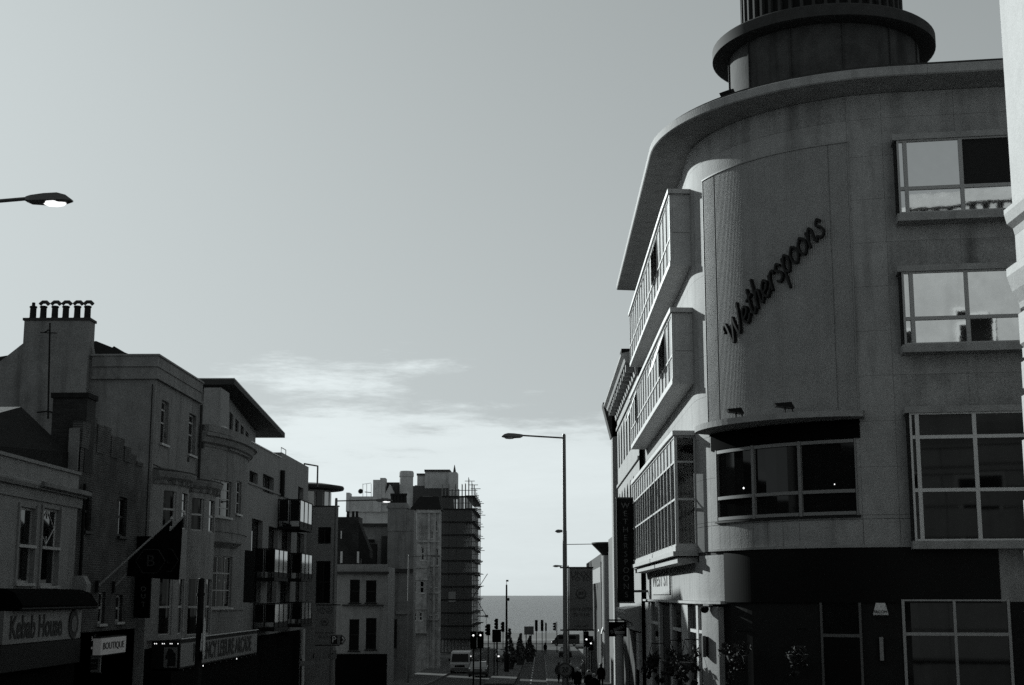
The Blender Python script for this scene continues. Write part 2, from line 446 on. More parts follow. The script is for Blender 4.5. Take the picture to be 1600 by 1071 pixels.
# eyebrow window opening
wo_l, _ = PF.uz(1120, 760); wo_r, wz1 = PF.uz(1337, 685); _, wz0 = PF.uz(1240, 808)
bk = MB()
bk.fbox(PF, U0, wo_l, -.4, -.03, -4.4, ZT + .3)
bk.fbox(PF, wo_r, U9, -.4, -.03, -4.4, ZT + .3)
bk.fbox(PF, wo_l, wo_r, -.4, -.031, -4.4, wz0); bk.fbox(PF, wo_l, wo_r, -.4, -.031, wz1, ZT + .3)
bk.fbox(PF, wo_l, wo_r, -.45, -.4, wz0 - .2, wz1 + .2)
bk.build('wall', 'joint', pub)
MB().hexa([(4.9, 62.4, ZT + .25), (4.9, 43, ZT + .25), (9.2, 38.6, ZT + .25), (17, 37.6, ZT + .25), (24, 62.4, ZT + .25)],
          [(4.9, 62.4, ZT + .34), (4.9, 43, ZT + .34), (9.2, 38.6, ZT + .34), (17, 37.6, ZT + .34), (24, 62.4, ZT + .34)]).build('roof', 'lead', pub)
MB().box(5, 24, 44, 62.45, -4.5, ZT + .2).build('rear_wall', 'stone_grey', pub)
# stone cladding, each slab its own piece
rows = [ZS, 1.95, wz0, 3.3, 4.5, 5.7, 6.9, 8.1, 9.3, 10.5, 11.7, 12.75, ZT]
cols = [U0, -15.9, -11.9, -7.9, -3.9, -.05, uCL, uCL + 1.0, uCL + 2.0, uCL + 3.0, uCR, uJ, uJ + 1.9, uJ + 3.8, uJ + 5.7, U9]
g = .0025
for ri, (za, zb) in enumerate(zip(rows, rows[1:])):
    cs = cols
    if ri == 0: cs = sorted(set(cols + [uCL + .5, uCL + 1.5, uCL + 2.5, uCL + 3.5]))
    g = .006 if ri < 2 else .003
    for ca, cb in zip(cs, cs[1:]):
        if ca >= uCL - .01 and cb <= uCR + .01 and za >= zCB - .4 and zb <= zCT - .5: continue   # behind the ribbed panel
        pieces = [(ca, cb, za, zb)]
        if za < wz1 - .01 and zb > wz0 + .01 and cb > wo_l and ca < wo_r:    # cut round the window
            pieces = []
            if ca < wo_l - .05: pieces.append((ca, wo_l, za, zb))
            if cb > wo_r + .05: pieces.append((wo_r, cb, za, zb))
            if zb > wz1 + .05: pieces.append((max(ca, wo_l), min(cb, wo_r), wz1, zb))
        for a, b, c, d in pieces:
            MB().fbox(PF, a + g, b - g, -.026, 0, c + g, d - g).build('stone_panel', 'stone_stained' if (ca >= uJ - .1 and (8.1 <= za < 9.3 or 4.5 <= za < 5.7)) or (za > 12.7 and uCL + .9 < ca < uCR - .1) else 'stone', pub)
# ribbed metal panel on the curve
k = 84; vs = []; fs = []
rb = MB()
for i in range(k * 4 + 1):
    u = uCL + (uCR - uCL) * i / (k * 4); nn = (.014, .024, .024, .014)[i % 4]
    zt = PF.uz(1104, 276)[1] + (zCT - PF.uz(1104, 276)[1]) * 1.0
    vs += [PF.p(u, nn, zCB + .03), PF.p(u, nn, zt), PF.p(u, .004, zCB + .03), PF.p(u, .004, zt)]
for i in range(k * 4):
    a = 4 * i; fs += [(a, a + 4, a + 5, a + 1), (a + 1, a + 5, a + 7, a + 3), (a, a + 2, a + 6, a + 4)]
rb.add(vs, fs); rb.build('ribbed_panel', 'corrugated', pub)
tr = MB(); tr.fbox(PF, uCL - .02, uCL, 0, .036, zCB + .03, zCT); tr.fbox(PF, uCR, uCR + .03, 0, .036, zCB + .03, zCT); tr.fbox(PF, uCL - .02, uCR + .03, 0, .05, zCT + .003, zCT + .04)
tr.build('panel_trim', 'corrugated', pub)
for uu in (PF.uz(1122, 500)[0], PF.uz(1301, 430)[0]): MB().fbox(PF, uu, uu + .008, .01, .029, zCB + .04, zCT - .01).build('panel_joint', 'joint', pub)
# cornice with overhanging slab
cp = [(-.3, ZT), (1.12, ZT + .06), (1.15, ZT + .09), (1.15, ZT + .31), (1.1, ZT + .34), (-.3, ZT + .36)]
edges = [U0 - .1, -14, -8, -2.5, .6, 2.4, 4.2, PF.SA + .8, PF.SA + 4, U9]
for a, b in zip(edges, edges[1:]): MB().fprof(PF, a + .003, b - .003, cp).build('cornice', 'stone_grey', pub)
MB().fprof(PF, U0 - .1, U9, [(-.28, ZT + .363), (1.0, ZT + .345), (1.0, ZT + .43), (-.28, ZT + .43)]).build('roof_edge', 'lead', pub)
# roof drum: shaft, flange, lantern
dc = (ptY(1285, 90, 44.2)[0], 44.2)
def drz(py): return ptY(1285, py, 44.2)[2]
zf = ptY(1285, 82, 44.2)[2]
rl = 3.02; rf = 3.55; ru = 2.56
MB().lathe(dc[0], dc[1], [(rl, ZT), (rl, zf - .22)], 64).build('roof_drum', 'drum_grey', pub, True)
dr = MB()
for i in range(12):
    a = 2 * pi * i / 12; ca, sa = cos(a), sin(a)
    dr.hexa([(dc[0] + r * ca - s * sa, dc[1] + r * sa + s * ca, ZT + .3) for r, s in ((rl - .02, -.02), (rl + .05, -.02), (rl + .05, .02), (rl - .02, .02))],
            [(dc[0] + r * ca - s * sa, dc[1] + r * sa + s * ca, zf - .25) for r, s in ((rl - .02, -.02), (rl + .05, -.02), (rl + .05, .02), (rl - .02, .02))])
dr.build('drum_seam', 'lead', pub)
MB().lathe(dc[0], dc[1], [(rl + .03, ZT + 1.9), (rl + .06, ZT + 1.93), (rl + .06, ZT + 1.99), (rl + .03, ZT + 2.02)], 64).build('drum_band', 'lead', pub, True)
MB().lathe(dc[0], dc[1], [(ru, zf - .26), (rf - .1, zf - .24), (rf, zf - .2), (rf, zf + .14), (rf - .07, zf + .2), (ru, zf + .22)], 72).build('drum_flange', 'lead', pub, True)
MB().lathe(dc[0], dc[1], [(ru - .1, zf - .2), (ru - .1, zf + 4)], 64).build('lantern', 'black_paint', pub, True)
for i in range(44):
    a = 2 * pi * i / 44; ca, sa = cos(a), sin(a); h = .05
    q = [(ru - .11, -h), (ru + .03, -h), (ru + .03, h), (ru - .11, h)]
    MB().hexa([(dc[0] + r * ca - s * sa, dc[1] + r * sa + s * ca, zf + .2) for r, s in q], [(dc[0] + r * ca - s * sa, dc[1] + r * sa + s * ca, zf + 4) for r, s in q]).build('louvre', 'lead', pub)
MB().lathe(dc[0], dc[1], [(ru + .1, zf + 4), (ru + .3, zf + 4.1), (ru + .3, zf + 4.3), (.2, zf + 5)], 48).build('lantern_roof', 'lead', pub, True)
# window bands on the street front
YN = 42.4; NB_ = .63                        # near end (u = YS - YN), projection
uN = PF.YS - YN; uF = U0 + .6
def band(zt, zb, rowsplit, endglass, openers):
    s = thing_part('bay_window')
    f = MB(); dpt = NB_
    th = .16
    f.fbox(PF, uF, uN + .1, -.02, dpt + .06, zt, zt + .14)            # hood
    f.fbox(PF, uF, uN + .02, -.02, dpt + .02, zb - th, zb)            # base
    n = 16; L = uN - uF
    us = [uF + L * i / n for i in range(n + 1)]
    for i, u in enumerate(us):
        a, b = (u, u + .07) if i == 0 else (u - .07, u) if i == n else (u - .035, u + .035)
        f.fbox(PF, a, b, dpt - .09, dpt, zb, zt)
    zs = [zb] + [zb + (zt - zb) * q for q in rowsplit] + [zt]
    for z in zs[1:-1]: f.fbox(PF, uF + .07, uN - .07, dpt - .085, dpt - .004, z - .03, z + .03)
    f.fbox(PF, uF + .07, uN - .07, dpt - .08, dpt - .006, zb, zb + .05); f.fbox(PF, uF + .07, uN - .07, dpt - .08, dpt - .006, zt - .06, zt)
    fo = f.build('frame', 'metal_panel', s); 
    return s, us, zs, dpt
def thing_part(name):
    o = bpy.data.objects.new(name, None); COL.objects.link(o); o.parent = pub; return o
def z_end(py): return ptY(1072, py, YN)[2]
def panes_for(s, us, zs, dpt, gm, openers=()):
    for i in range(len(us) - 1):
        for j in range(len(zs) - 1):
            a, b, c, d = us[i] + .036, us[i + 1] - .036, zs[j] + .03, zs[j + 1] - .03
            mb = MB()
            if (i, j) in openers:
                q = [PF.p(a, dpt - .06, d), PF.p(b, dpt - .06, d), PF.p(b, dpt + .35, c), PF.p(a, dpt + .35, c)]
                mb.hexa(q, [(x - .03, y, z - .01) for x, y, z in q]); mb.build('open_sash', 'metal_panel', s); continue
            mb.fbox(PF, a, b, dpt - .05, dpt - .04, c, d); mb.build('pane', gm, s)
s, us, zs, dp = band(z_end(304), z_end(408), (.36,), False, ())
panes_for(s, us, zs, dp, 'blind_glass', ((11, 1), (10, 1)))
def end_panel(s, zt, zb, dpt, split):
    zm = zb + (zt - zb) * split
    for c, d in ((zb, zm - .006), (zm + .006, zt)):
        MB().fbox(PF, uN - .07, uN, -.02, dpt - .095, c, d).build('end_panel', 'metal_panel', s)
    MB().fbox(PF, uN - .5, uN - .48, .0, .01, zb, zb + .01)
end_panel(s, zs[-1], zs[0], dp, .42)
s, us, zs, dp = band(z_end(489), z_end(592), (.36,), False, ())
panes_for(s, us, zs, dp, 'blind_glass', ((13, 1), (12, 1), (2, 1)))
end_panel(s, zs[-1], zs[0], dp, .42)
s, us, zs, dp = band(z_end(681), z_end(853), (.42, .76), True, ())
panes_for(s, us, zs[:3], dp, 'glass_clear', ()); panes_for(s, us, zs[2:], dp, 'blind_glass', ())
e = MB()
e.fbox(PF, uN - .07, uN, -.02, .05, zs[0], zs[-1])
for z in zs[1:-1] + [zs[-1] - .03, zs[0] + .03]: e.fbox(PF, uN - .06, uN - .004, .05, dp - .09, z - .03, z + .03)
e.build('end_frame', 'metal_panel', s)
for a, b in zip(zs, zs[1:]): MB().fbox(PF, uN - .04, uN - .03, .05, dp - .09, a + .03, b - .03).build('pane', 'glass_clear', s)
MB().fbox(PF, uF + .02, uF + .08, .0, dp - .1, zs[0], zs[-1]).build('end_panel', 'black_matt', s)
# black sheet stands in for the unlit interior behind the lower band
MB().fbox(PF, uF + .1, uN - .1, .004, .02, zs[0] + .003, zs[-1] - .003).build('room_shade', 'black_matt', s)
# pale double ledge below it
zl = zs[0] - .16
for i, (a, b) in enumerate(((uF - .2, -14), (-14, -9), (-9, -4), (-4, uN + .06))):
    MB().fbox(PF, a + .004, b - .004, -.02, NB_ + .1, zl - .14, zl - .003).build('ledge', 'stone_white', pub)
for i, (a, b) in enumerate(((uF - .2, -12), (-12, -6), (-6, uN - .1))):
    MB().fbox(PF, a + .004, b - .004, -.02, NB_ - .05, zl - .34, zl - .18).build('ledge', 'stone_white', pub)
# three window boxes on the side-street front
def side_box(pl, ptop, pbot, trans, mull, gm, fm, gap=0):
    n = .55
    ua, zt = PF.uz(1400 if pl is None else pl, ptop, n); _, zb = PF.uz(pl or 1400, pbot, n)
    ub = ua + 6.2
    s = thing_part('bay_window'); f = MB()
    MB().fbox(PF, ua - .1, ub, -.02, n + .06, zt - .16, zt).build('box_head', 'stone_grey', s); MB().fbox(PF, ua - .06, ub, -.02, n + .03, zb, zb + .2).build('box_sill', 'stone_grey', s)
    MB().fbox(PF, ua - .04, ua + .02, -.02, n - .06, zb + .2, zt - .16).build('box_side', 'frame_dark', s)
    us = [ua] + [PF.uz(x, (ptop + pbot) / 2, n)[0] for x in mull] 
    us += [us[-1] + (us[-1] - us[-2]) * i for i in (1, 2)]; us = [u for u in us if u < ub - .2] + [ub]
    lo, hi = zb + .2, zt - .16
    zs = [lo] + [PF.uz(1450, y, n)[1] for y in trans] + [hi]
    fr = MB()
    for i, u in enumerate(us):
        w_ = .05
        fr.fbox(PF, u if i == 0 else u - w_, u + w_, n - .1, n, lo, hi)
    for z in zs: fr.fbox(PF, ua + .05, ub, n - .095, n - .004, max(z - .045, lo), min(z + .045, hi))
    fr.build('frame', fm, s)
    for i in range(len(us) - 1):
        for j in range(len(zs) - 1):
            mm = gm
            if gm == 'glass_coated' and i == 2 and j == 1 and ptop < 300: mm = 'frame_dark'
            ta, tb = random.uniform(-.008, .008), random.uniform(-.012, .012)   # old glass never sits quite flat
            q = [PF.p(us[i] + .03, n - .05 + ta, zs[j] + .03), PF.p(us[i + 1] - .03, n - .05 - ta, zs[j] + .03), PF.p(us[i + 1] - .03, n - .05 - ta + tb, zs[j + 1] - .03), PF.p(us[i] + .03, n - .05 + ta + tb, zs[j + 1] - .03)]
            MB().hexa(q, [(x + .001, y + .012, z) for x, y, z in q]).build('pane', mm, s)
    return s, us, zs, n
side_box(1400, 211, 346, (293,), (1416, 1503), 'glass_coated', 'frame_grey')
side_box(1408, 416, 551, (497,), (1426, 1512), 'glass_coated', 'frame_grey')
s, us, zs, n_ = side_box(1420, 636, 858, (766, 683), (1437, 1527), 'glass_dark', 'frame_white')
# eyebrow canopy and the window beneath
ca_l, zc = PF.uz(1100, 668, .8); ca_r, zc2 = PF.uz(1350, 650, .5)
zc = PF.uz(1220, 655, .9)[1]
ka = MB(); kk = 26; vs = []
a0, a1 = PF.uz(1092, 668, .3)[0], PF.uz(1350, 655, .25)[0]
for i in range(kk + 1):
    u = a0 + (a1 - a0) * i / kk; d_ = .3 + .65 * sin(pi * (i + .6) / (kk + 1.2)) ** .6
    vs += [PF.p(u, -.02, zc - .02), PF.p(u, d_, zc), PF.p(u, d_ + .01, zc + .16), PF.p(u, -.02, zc + .2)]
fs = [(0, 1, 2, 3), tuple(4 * kk + i for i in (3, 2, 1, 0))] + [(4 * i + j, 4 * i + 4 + j, 4 * i + 4 + (j + 1) % 4, 4 * i + (j + 1) % 4) for i in range(kk) for j in range(4)]
ka.add(vs, fs).build('canopy', 'stone_grey', pub)
MB().fbox(PF, wo_l - .25, wo_r + .12, -.01, .03, wz1 + .004, zc - .03).build('canopy_shade', 'black_matt', pub)  # black strip on the wall paints in the shade below the canopy
wd = thing_part('window'); us = [wo_l, PF.uz(1177, 745)[0], PF.uz(1250, 745)[0], wo_r]; zm = PF.uz(1300, 768)[1]
f = MB()
for i, u in enumerate(us): f.fbox(PF, u if i == 0 else u - .045, u if i == 3 else u + .045, -.12, .03, wz0, wz1)
for a, b in zip(us, us[1:]):
    for z in (wz0 + .06, zm, wz1 - .06): f.fbox(PF, a + .06, b - .06, -.11, .022, z - .045, z + .045)
f.build('frame', 'frame_mid', wd)
MB().fbox(PF, wo_l - .06, wo_r + .06, -.02, .06, wz0 - .06, wz0 - .004).build('sill', 'frame_dark', wd)
for x, y, r in ((1162, 763, .03), (1304, 757, .018)): u, z = PF.uz(x, y, -.05); q = PF.p(u, -.05, z); MB().lathe(q[0], q[1], [(.003, z - r), (r, z), (.003, z + r)], 8).build('lamp', 'bulb', wd)
for a, b in zip(us, us[1:]):
    for c, d in ((wz0, zm), (zm, wz1)): MB().fbox(PF, a + .05, b - .05, -.07, -.06, c + .05, d - .05, segs=4).build('pane', 'glass_dark', wd)
# fascia: pale stone on the street side, black board round the corner
uB, _ = PF.uz(1133, 900, .02); uE, _ = PF.uz(1563, 900, .1); zfb = PF.uz(1115, 944, .1)[1]
for i, (a, b) in enumerate(((U0, -14.5), (-14.5, -9.5), (-9.5, -3.2), (-3.2, PF.uz(1093, 900, .05)[0]), (PF.uz(1093, 900, .05)[0], uB))):
    MB().fbox(PF, a + .006, b - .006, -.02, .05, zfb + .08, ZS - .1 if a > -.5 else zl - .345).build('fascia_panel', 'stone', pub)
MB().fbox(PF, uB, uE, -.02, .052, zfb + .05, ZS - .003).build('fascia_board', 'black_gloss', pub)
MB().fbox(PF, uE, U9, -.02, .03, zfb + .08, ZS - .003).build('fascia_panel', 'stone', pub)
MB().fbox(PF, U0, PF.uz(1128, 940, .15)[0], -.02, .2, zfb, zfb + .075).build('fascia_ledge', 'stone_white', pub)
# lintel course below the slabs
MB().fbox(PF, uCL, U9, -.02, .09, ZS, ZS + .06).build('string_course', 'stone_grey', pub)
# ground floor
zq = zg(45) - .4
gf = MB(); gf.fbox(PF, U0, uB + .2, -.25, -.02, zq, zfb - .003); gf.build('shopfront', 'black_paint', pub)
MB().fbox(PF, uB + .2, U9, -.025, .0, zq, zfb + .05).build('shopfront', 'dark_brown', pub)
for (xa, xb, zz, mm) in ((1009, 1018, 0, 'stone_white'), (1029, 1031, 0, 'stone_white'), (1047, 1050, 0, 'stone_white'), (1065, 1075, 0, 'stone_white'), (1088, 1091, 0, 'frame_white')):
    ua, ub = PF.uz(xa, 985, .1)[0], PF.uz(xb, 985, .1)[0]
    MB().fbox(PF, ua, ub, -.02, .1, zq, zfb - .004).build('mullion', mm, pub)
for xa, xb, y in ((1003, 1029, 968), (1050, 1065, 981), (1080, 1100, 984)):
    ua, zz_ = PF.uz(xa, y, .06); ub = PF.uz(xb, y, .06)[0]
    MB().fbox(PF, ua, ub, -.02, .085, zz_ - .06, zz_ + .03).build('transom', 'frame_white', pub)
for xa, xb in ((1018, 1029), (1050, 1065), (1075, 1088), (1091, 1099)):
    ua, ub = PF.uz(xa, 985, .05)[0], PF.uz(xb, 985, .05)[0]
    MB().fbox(PF, ua, ub, .0, .02, zq, zfb - .01).build('pane', 'glass_dark', pub)
ua, ub = PF.uz(1100, 1000, .1)[0], PF.uz(1126, 1000, .1)[0]
MB().fbox(PF, ua, ub, -.02, .16, zq, zfb - .08).build('pilaster', 'stone', pub)
# side door and shop window
def pane_at(xa, xb, ya, yb, n, m_, name='pane'):
    ua, z1 = PF.uz(xa, ya, n); ub, _ = PF.uz(xb, ya, n); z0 = PF.uz(xa, yb, n)[1] if yb < 1071 else zq
    return MB().fbox(PF, ua, ub, n, n + .012, z0, z1).build(name, m_, pub)
d_ = thing_part('door'); ua, z1 = PF.uz(1281, 940, .02); ub = PF.uz(1345, 940, .02)[0]; zt_ = PF.uz(1300, 992, .02)[1]
f = MB(); f.fbox(PF, ua, ua + .06, 0, .05, zq, z1); f.fbox(PF, ub - .06, ub, 0, .05, zq, z1); f.fbox(PF, ua + .06, ub - .06, 0, .045, zt_ - .06, zt_ + .02); f.build('frame', 'letter_grey', d_)
MB().fbox(PF, ua + .06, ub - .06, .004, .016, zt_ + .02, z1).build('pane', 'glass_dark', d_)
MB().fbox(PF, ua + .06, ub - .06, .004, .022, zq, zt_ - .06).build('leaf', 'black_gloss', d_)
sw = thing_part('shop_window'); us = [PF.uz(x, 990, .03)[0] for x in (1413, 1493, 1578)]; zt_ = PF.uz(1413, 937, .03)[1]; zm = PF.uz(1450, 991, .03)[1]
f = MB()
for i, u in enumerate(us): f.fbox(PF, u - .035, u + .035, .0, .07, zq, zt_)
for a, b in zip(us, us[1:]): f.fbox(PF, a + .035, b - .035, .0, .06, zm - .04, zm + .04); f.fbox(PF, a + .035, b - .035, .0, .06, zt_ - .04, zt_)
f.build('frame', 'frame_grey', sw)
for a, b in zip(us, us[1:]):
    for c, d in ((zq, zm), (zm, zt_)): MB().fbox(PF, a, b, .012, .022, c + .02, d - .02).build('pane', 'glass_dark', sw)

# ---- signs and lamps on the pub
# script sign: separate channel letters climbing the curve
G = {'W': (1.75, [[(-.25, 1.15), (-.3, 1.45), (-.02, 1.6), (.12, 1.2), (.3, .05), (.55, .5), (.85, 1.35), (.9, .8), (1.1, .05), (1.45, .8), (1.65, 1.75)]]),
     'e': (.74, [[(0, .4), (.4, .5), (.58, .75), (.4, 1.0), (.12, .8), (.05, .4), (.25, .02), (.5, .06), (.72, .3)]]),
     't': (.66, [[(.38, 1.65), (.25, .6), (.25, .12), (.42, 0), (.64, .25)], [(0, 1.08), (.6, 1.15)]]),
     'h': (.8, [[(.32, 1.85), (.2, .9), (.08, 0)], [(.1, .4), (.38, .98), (.55, .8), (.5, .2), (.6, .02), (.78, .22)]]),
     'r': (.64, [[(.15, .95), (.08, 0)], [(.1, .45), (.3, .92), (.56, .95), (.58, .75)]]),
     's': (.68, [[(.58, .8), (.36, 1.02), (.15, .78), (.42, .48), (.5, .15), (.22, -.02), (.0, .15)]]),
     'p': (.78, [[(.2, 1.0), (.1, .2), (-.02, -.85)], [(.12, .5), (.4, 1.02), (.64, .65), (.42, .03), (.12, .2)]]),
     'o': (.74, [[(.36, 1.0), (.08, .7), (.08, .25), (.34, 0), (.62, .3), (.62, .72), (.36, 1.0), (.3, .95)]]),
     'n': (.82, [[(.15, .95), (.08, 0)], [(.1, .4), (.4, .98), (.58, .8), (.54, .2), (.62, .02), (.8, .25)]])}
def smooth_poly(p, k=5):
    if len(p) < 3: return p
    o_ = []; q = [p[0]] + p + [p[-1]]
    for i in range(1, len(q) - 2):
        for j in range(k):
            t = j / k; a, b, c, d = q[i - 1], q[i], q[i + 1], q[i + 2]
            o_.append(tuple(.5 * (2 * b[m] + (c[m] - a[m]) * t + (2 * a[m] - 5 * b[m] + 4 * c[m] - d[m]) * t * t + (3 * b[m] - a[m] - 3 * c[m] + d[m]) * t ** 3) for m in (0, 1)))
    return o_ + [p[-1]]
uA, zA = PF.uz(1140, 541, .2); uZ, zZ = PF.uz(1291, 360, .2)
sgn = thing('script_sign', 'dark joined script letters climbing diagonally across the ribbed curved wall', 'sign', PF.p((uA + uZ) / 2, .1, (zA + zZ) / 2))
word = 'Wetherspoons'; tot_ = sum(G[c][0] for c in word); ang = atan2(zZ - zA, uZ - uA); X1 = sqrt((zZ - zA) ** 2 + (uZ - uA) ** 2) / tot_
cx_ = 0
def fl(s_, t_):
    s_ += .36 * t_                     # italic slant
    return (uA + X1 * (s_ * cos(ang) - t_ * sin(ang)), zA + X1 * (s_ * sin(ang) + t_ * cos(ang)))
for c in word:
    mb = MB(); hw = .032
    for st in G[c][1]:
        pl = smooth_poly(st); m_ = len(pl); vs = []
        for i, (x, y) in enumerate(pl):
            a, b = pl[max(i - 1, 0)], pl[min(i + 1, m_ - 1)]; dx, dy = b[0] - a[0], b[1] - a[1]; L = sqrt(dx * dx + dy * dy) or 1
            for sg, n_ in ((-1, .04), (1, .04), (1, .16), (-1, .16)):
                u, z = fl(cx_ + x * 1.0 - sg * dy / L * hw / X1 * .9, y + sg * dx / L * hw / X1 * .9); vs.append(PF.p(u, n_, z))
        fs = [(0, 1, 2, 3), tuple(4 * (m_ - 1) + i for i in (3, 2, 1, 0))] + [(4 * i + j, 4 * i + 4 + j, 4 * i + 4 + (j + 1) % 4, 4 * i + (j + 1) % 4) for i in range(m_ - 1) for j in range(4)]
        mb.add(vs, fs)
    mb.build('letter', 'sign_dark', sgn); cx_ += G[c][0]
u, z = PF.uz(1134, 139, 1.0); rl_ = thing('roof_lamp', 'small dark lamp box perched on the cornice left of the roof drum', 'floodlight', PF.p(u, .9, ZT + .43))
MB().fprof(PF, u - .18, u + .18, [(.8, ZT + .43), (.98, ZT + .43), (1.05, ZT + .53), (.92, ZT + .58)]).build('housing', 'black_paint', rl_)
# floodlights on the canopy
for i, (px, lab) in enumerate(((1152, 'small black floodlight near the left end of the canopy under the script letters'), (1228, 'larger black floodlight in the middle of the canopy under the script letters'))):
    u, _ = PF.uz(px, 640, .55); p = PF.p(u, .6, zc + .17)
    fl_ = thing('floodlight', lab, 'floodlight', p, 'floodlights on the canopy')
    k = 1 if i else .85
    MB().hexa([(p[0] - .24 * k, p[1] - .14, p[2] + .2), (p[0] + .24 * k, p[1] - .14, p[2] + .14), (p[0] + .24 * k, p[1] + .22, p[2] + .14), (p[0] - .24 * k, p[1] + .22, p[2] + .2)],
              [(p[0] - .3 * k, p[1] - .1, p[2] + .27), (p[0] + .16 * k, p[1] - .1, p[2] + .31), (p[0] + .16 * k, p[1] + .15, p[2] + .31), (p[0] - .3 * k, p[1] + .15, p[2] + .27)]).build('lamp_housing', 'black_paint', fl_)
    MB().tube([p, (p[0], p[1], p[2] + .2)], .02).tube([(p[0] + .2 * k, p[1], p[2] - .02), (p[0] + .19 * k, p[1], p[2] + .18)], .015).build('bracket', 'black_paint', fl_)
# small pale name panel on the street side
ua, z1 = PF.uz(1020, 890, .06); ub = PF.uz(1047, 890, .06)[0]; z0 = PF.uz(1020, 928, .06)[1]
sp = thing('wall_sign', 'small white panel with cramped dark capitals on the lit fascia', 'sign', PF.p((ua + ub) / 2, .06, z0))
MB().fbox(PF, ua, ub, .052, .1, z0 - .03, z1).build('board', 'stone_white', sp)
text(sp, PF, 'WEST ST', (ua + ub) / 2, (z0 + z1) / 2, 1.0, .105, 'sign_dark', sx=(ub - ua) / 4.3, sz=.72)
# tall blade sign at the far end of the pub
YB = 61.2; fy = FY(YB); ua, z1 = fy.uz(963, 779); ub, _ = fy.uz(989, 779); _, z0 = fy.uz(963, 941)
bs = thing('blade_sign', 'tall black vertical sign with dim capitals at the far end of the rounded building', 'sign', (ub, YB, z0))
MB().fbox(fy, ua, ub, -.2, 0, z0, z1).build('panel', 'black_gloss', bs)
MB().fbox(fy, ua - .02, ub + .02, -.22, .02, z1 + .002, z1 + .05).fbox(fy, ua - .02, ub + .02, -.22, .02, z0 - .05, z0 - .002).build('cap', 'steel_grey', bs)
for q in (z1 - .6, z0 + .4): MB().fbox(fy, ub, 4.7, -.14, -.06, q, q + .1).build('bracket', 'steel_grey', bs)
for i, c in enumerate('WETHERSPOONS'):
    zc_ = z1 - .32 - (z1 - z0 - .62) * i / 11
    text(bs, fy, c, (ua + ub) / 2 + .02, zc_, .34, .004, 'letter_grey', name='letter')
# alarm box and wall lights
u, z = PF.uz(1376, 952, .03); p = PF.p(u, .02, z)
al = thing('alarm_box', 'small pale alarm box with dark word on the dark wall above the strip light', 'alarm box', p)
h = .17; w1, w2 = .12, .2
MB().hexa([PF.p(u - w2, .0, z - h), PF.p(u + w2, .0, z - h), PF.p(u + w1, .0, z + h), PF.p(u - w1, .0, z + h)], [PF.p(u - w2 + .015, .09, z - h + .03), PF.p(u + w2 - .015, .09, z - h + .03), PF.p(u + w1 - .01, .06, z + h - .02), PF.p(u - w1 + .01, .06, z + h - .02)]).build('cover', 'sign_white', al)
text(al, PF, 'SECOM', u, z - .07, .1, .094, 'sign_dark')
for px, y0, y1, lab, nn in ((1377, 997, 1031, 'slim upright strip light on the dark wall under the alarm box', .0), (1100, 995, 1026, 'tall box wall light on the pale sunlit pilaster', .16)):
    u, z1 = PF.uz(px, y0, nn + .1); z0 = PF.uz(px, y1, nn + .1)[1]
    wl = thing('wall_light', lab, 'wall light', PF.p(u, nn, z0), 'wall lights on the rounded building')
    MB().fbox(PF, u - .07, u + .07, nn + .004, nn + .06, z0, z1).build('backplate', 'black_paint', wl)
    MB().fbox(PF, u - .045, u + .045, nn + .06, nn + .16, z0 - .02, z1 + .02).build('tube', 'galv' if px > 1200 else 'steel_grey', wl)
# camera dome on the pilaster
u, z = PF.uz(1106, 951, .2)
dm = thing('dome_camera', 'round dark camera dome at the top of the pale pilaster', 'camera', PF.p(u, .17, z))
q = PF.p(u, .3, z); MB().lathe(q[0], q[1], [(.02, z - .13), (.08, z - .11), (.12, z - .04), (.12, z + .03), (.06, z + .06)], 14).build('dome', 'black_gloss', dm, True)
MB().fbox(PF, u - .1, u + .25, .165, .3, z + .07, z + .12).build('bracket', 'stone', dm)

# ------------------------------------------------------------------ near corner of the building at the right edge
YC = 25.0; XC = ptY(1574, 400, YC)[0]
nb = thing('corner_house', 'sunlit white stone corner house cut off by the right edge', 'building', (XC + 3, YC - 5, zg(25)))
class CornerFrame:                          # street front, small round corner, then the face towards the side street
    R = .55
    def p(s, u, n, z):
        if u <= 0: return (XC - n, YC - s.R + u, z)
        ph = min(u / s.R, pi / 2); cx, cy = XC + s.R, YC - s.R
        x, y = cx - (s.R + n) * cos(ph), cy + (s.R + n) * sin(ph)
        return (x + max(0, u - s.R * pi / 2), y, z)
    def segs(s, a, b): return 12 if min(a, b) < s.R * 1.5 and max(a, b) > 0 else 1
CF = CornerFrame()
def zc_(y): return ptY(1580, y, YC)[2]
m_ = MB(); m_.fbox(CF, -9, 9, -4, -.1, zg(25) - .5, 13.2); m_.build('wall', 'stone_grey', nb)
MB().fbox(CF, -2.4, .9, -.09, .02, zc_(375), 13.1).build('pilaster', 'stone_white', nb)
MB().fbox(CF, -9, -3.6, -.09, .0, zc_(375), 13.1).build('wall_panel', 'stone_white', nb)
MB().fbox(CF, .9, 9, -.09, .0, zc_(375), 13.1).build('wall_panel', 'stone_white', nb)
MB().fbox(CF, -3.6, -2.4, -.09, -.06, zc_(375), 13.1).build('window', 'glass_dark', nb)
MB().fbox(CF, -9, 9, -.09, .5, 13.12, 13.4).fbox(CF, -9, 9, -.09, .38, 13.4, 13.6).build('cornice', 'stone_white', nb)
for i in range(34): MB().fbox(CF, -6.5 + i * .45, -6.27 + i * .45, .001, .3, 12.75, 13.11).build('dentil', 'stone_white', nb)
a, b = zc_(340), zc_(380)
MB().fprof(CF, -9, 9, [(-.09, b), (.03, b), (.06, b + .12), (.16, b + .2), (.2, a - .1), (.2, a - .02), (-.09, a)]).build('moulding', 'stone_white', nb)
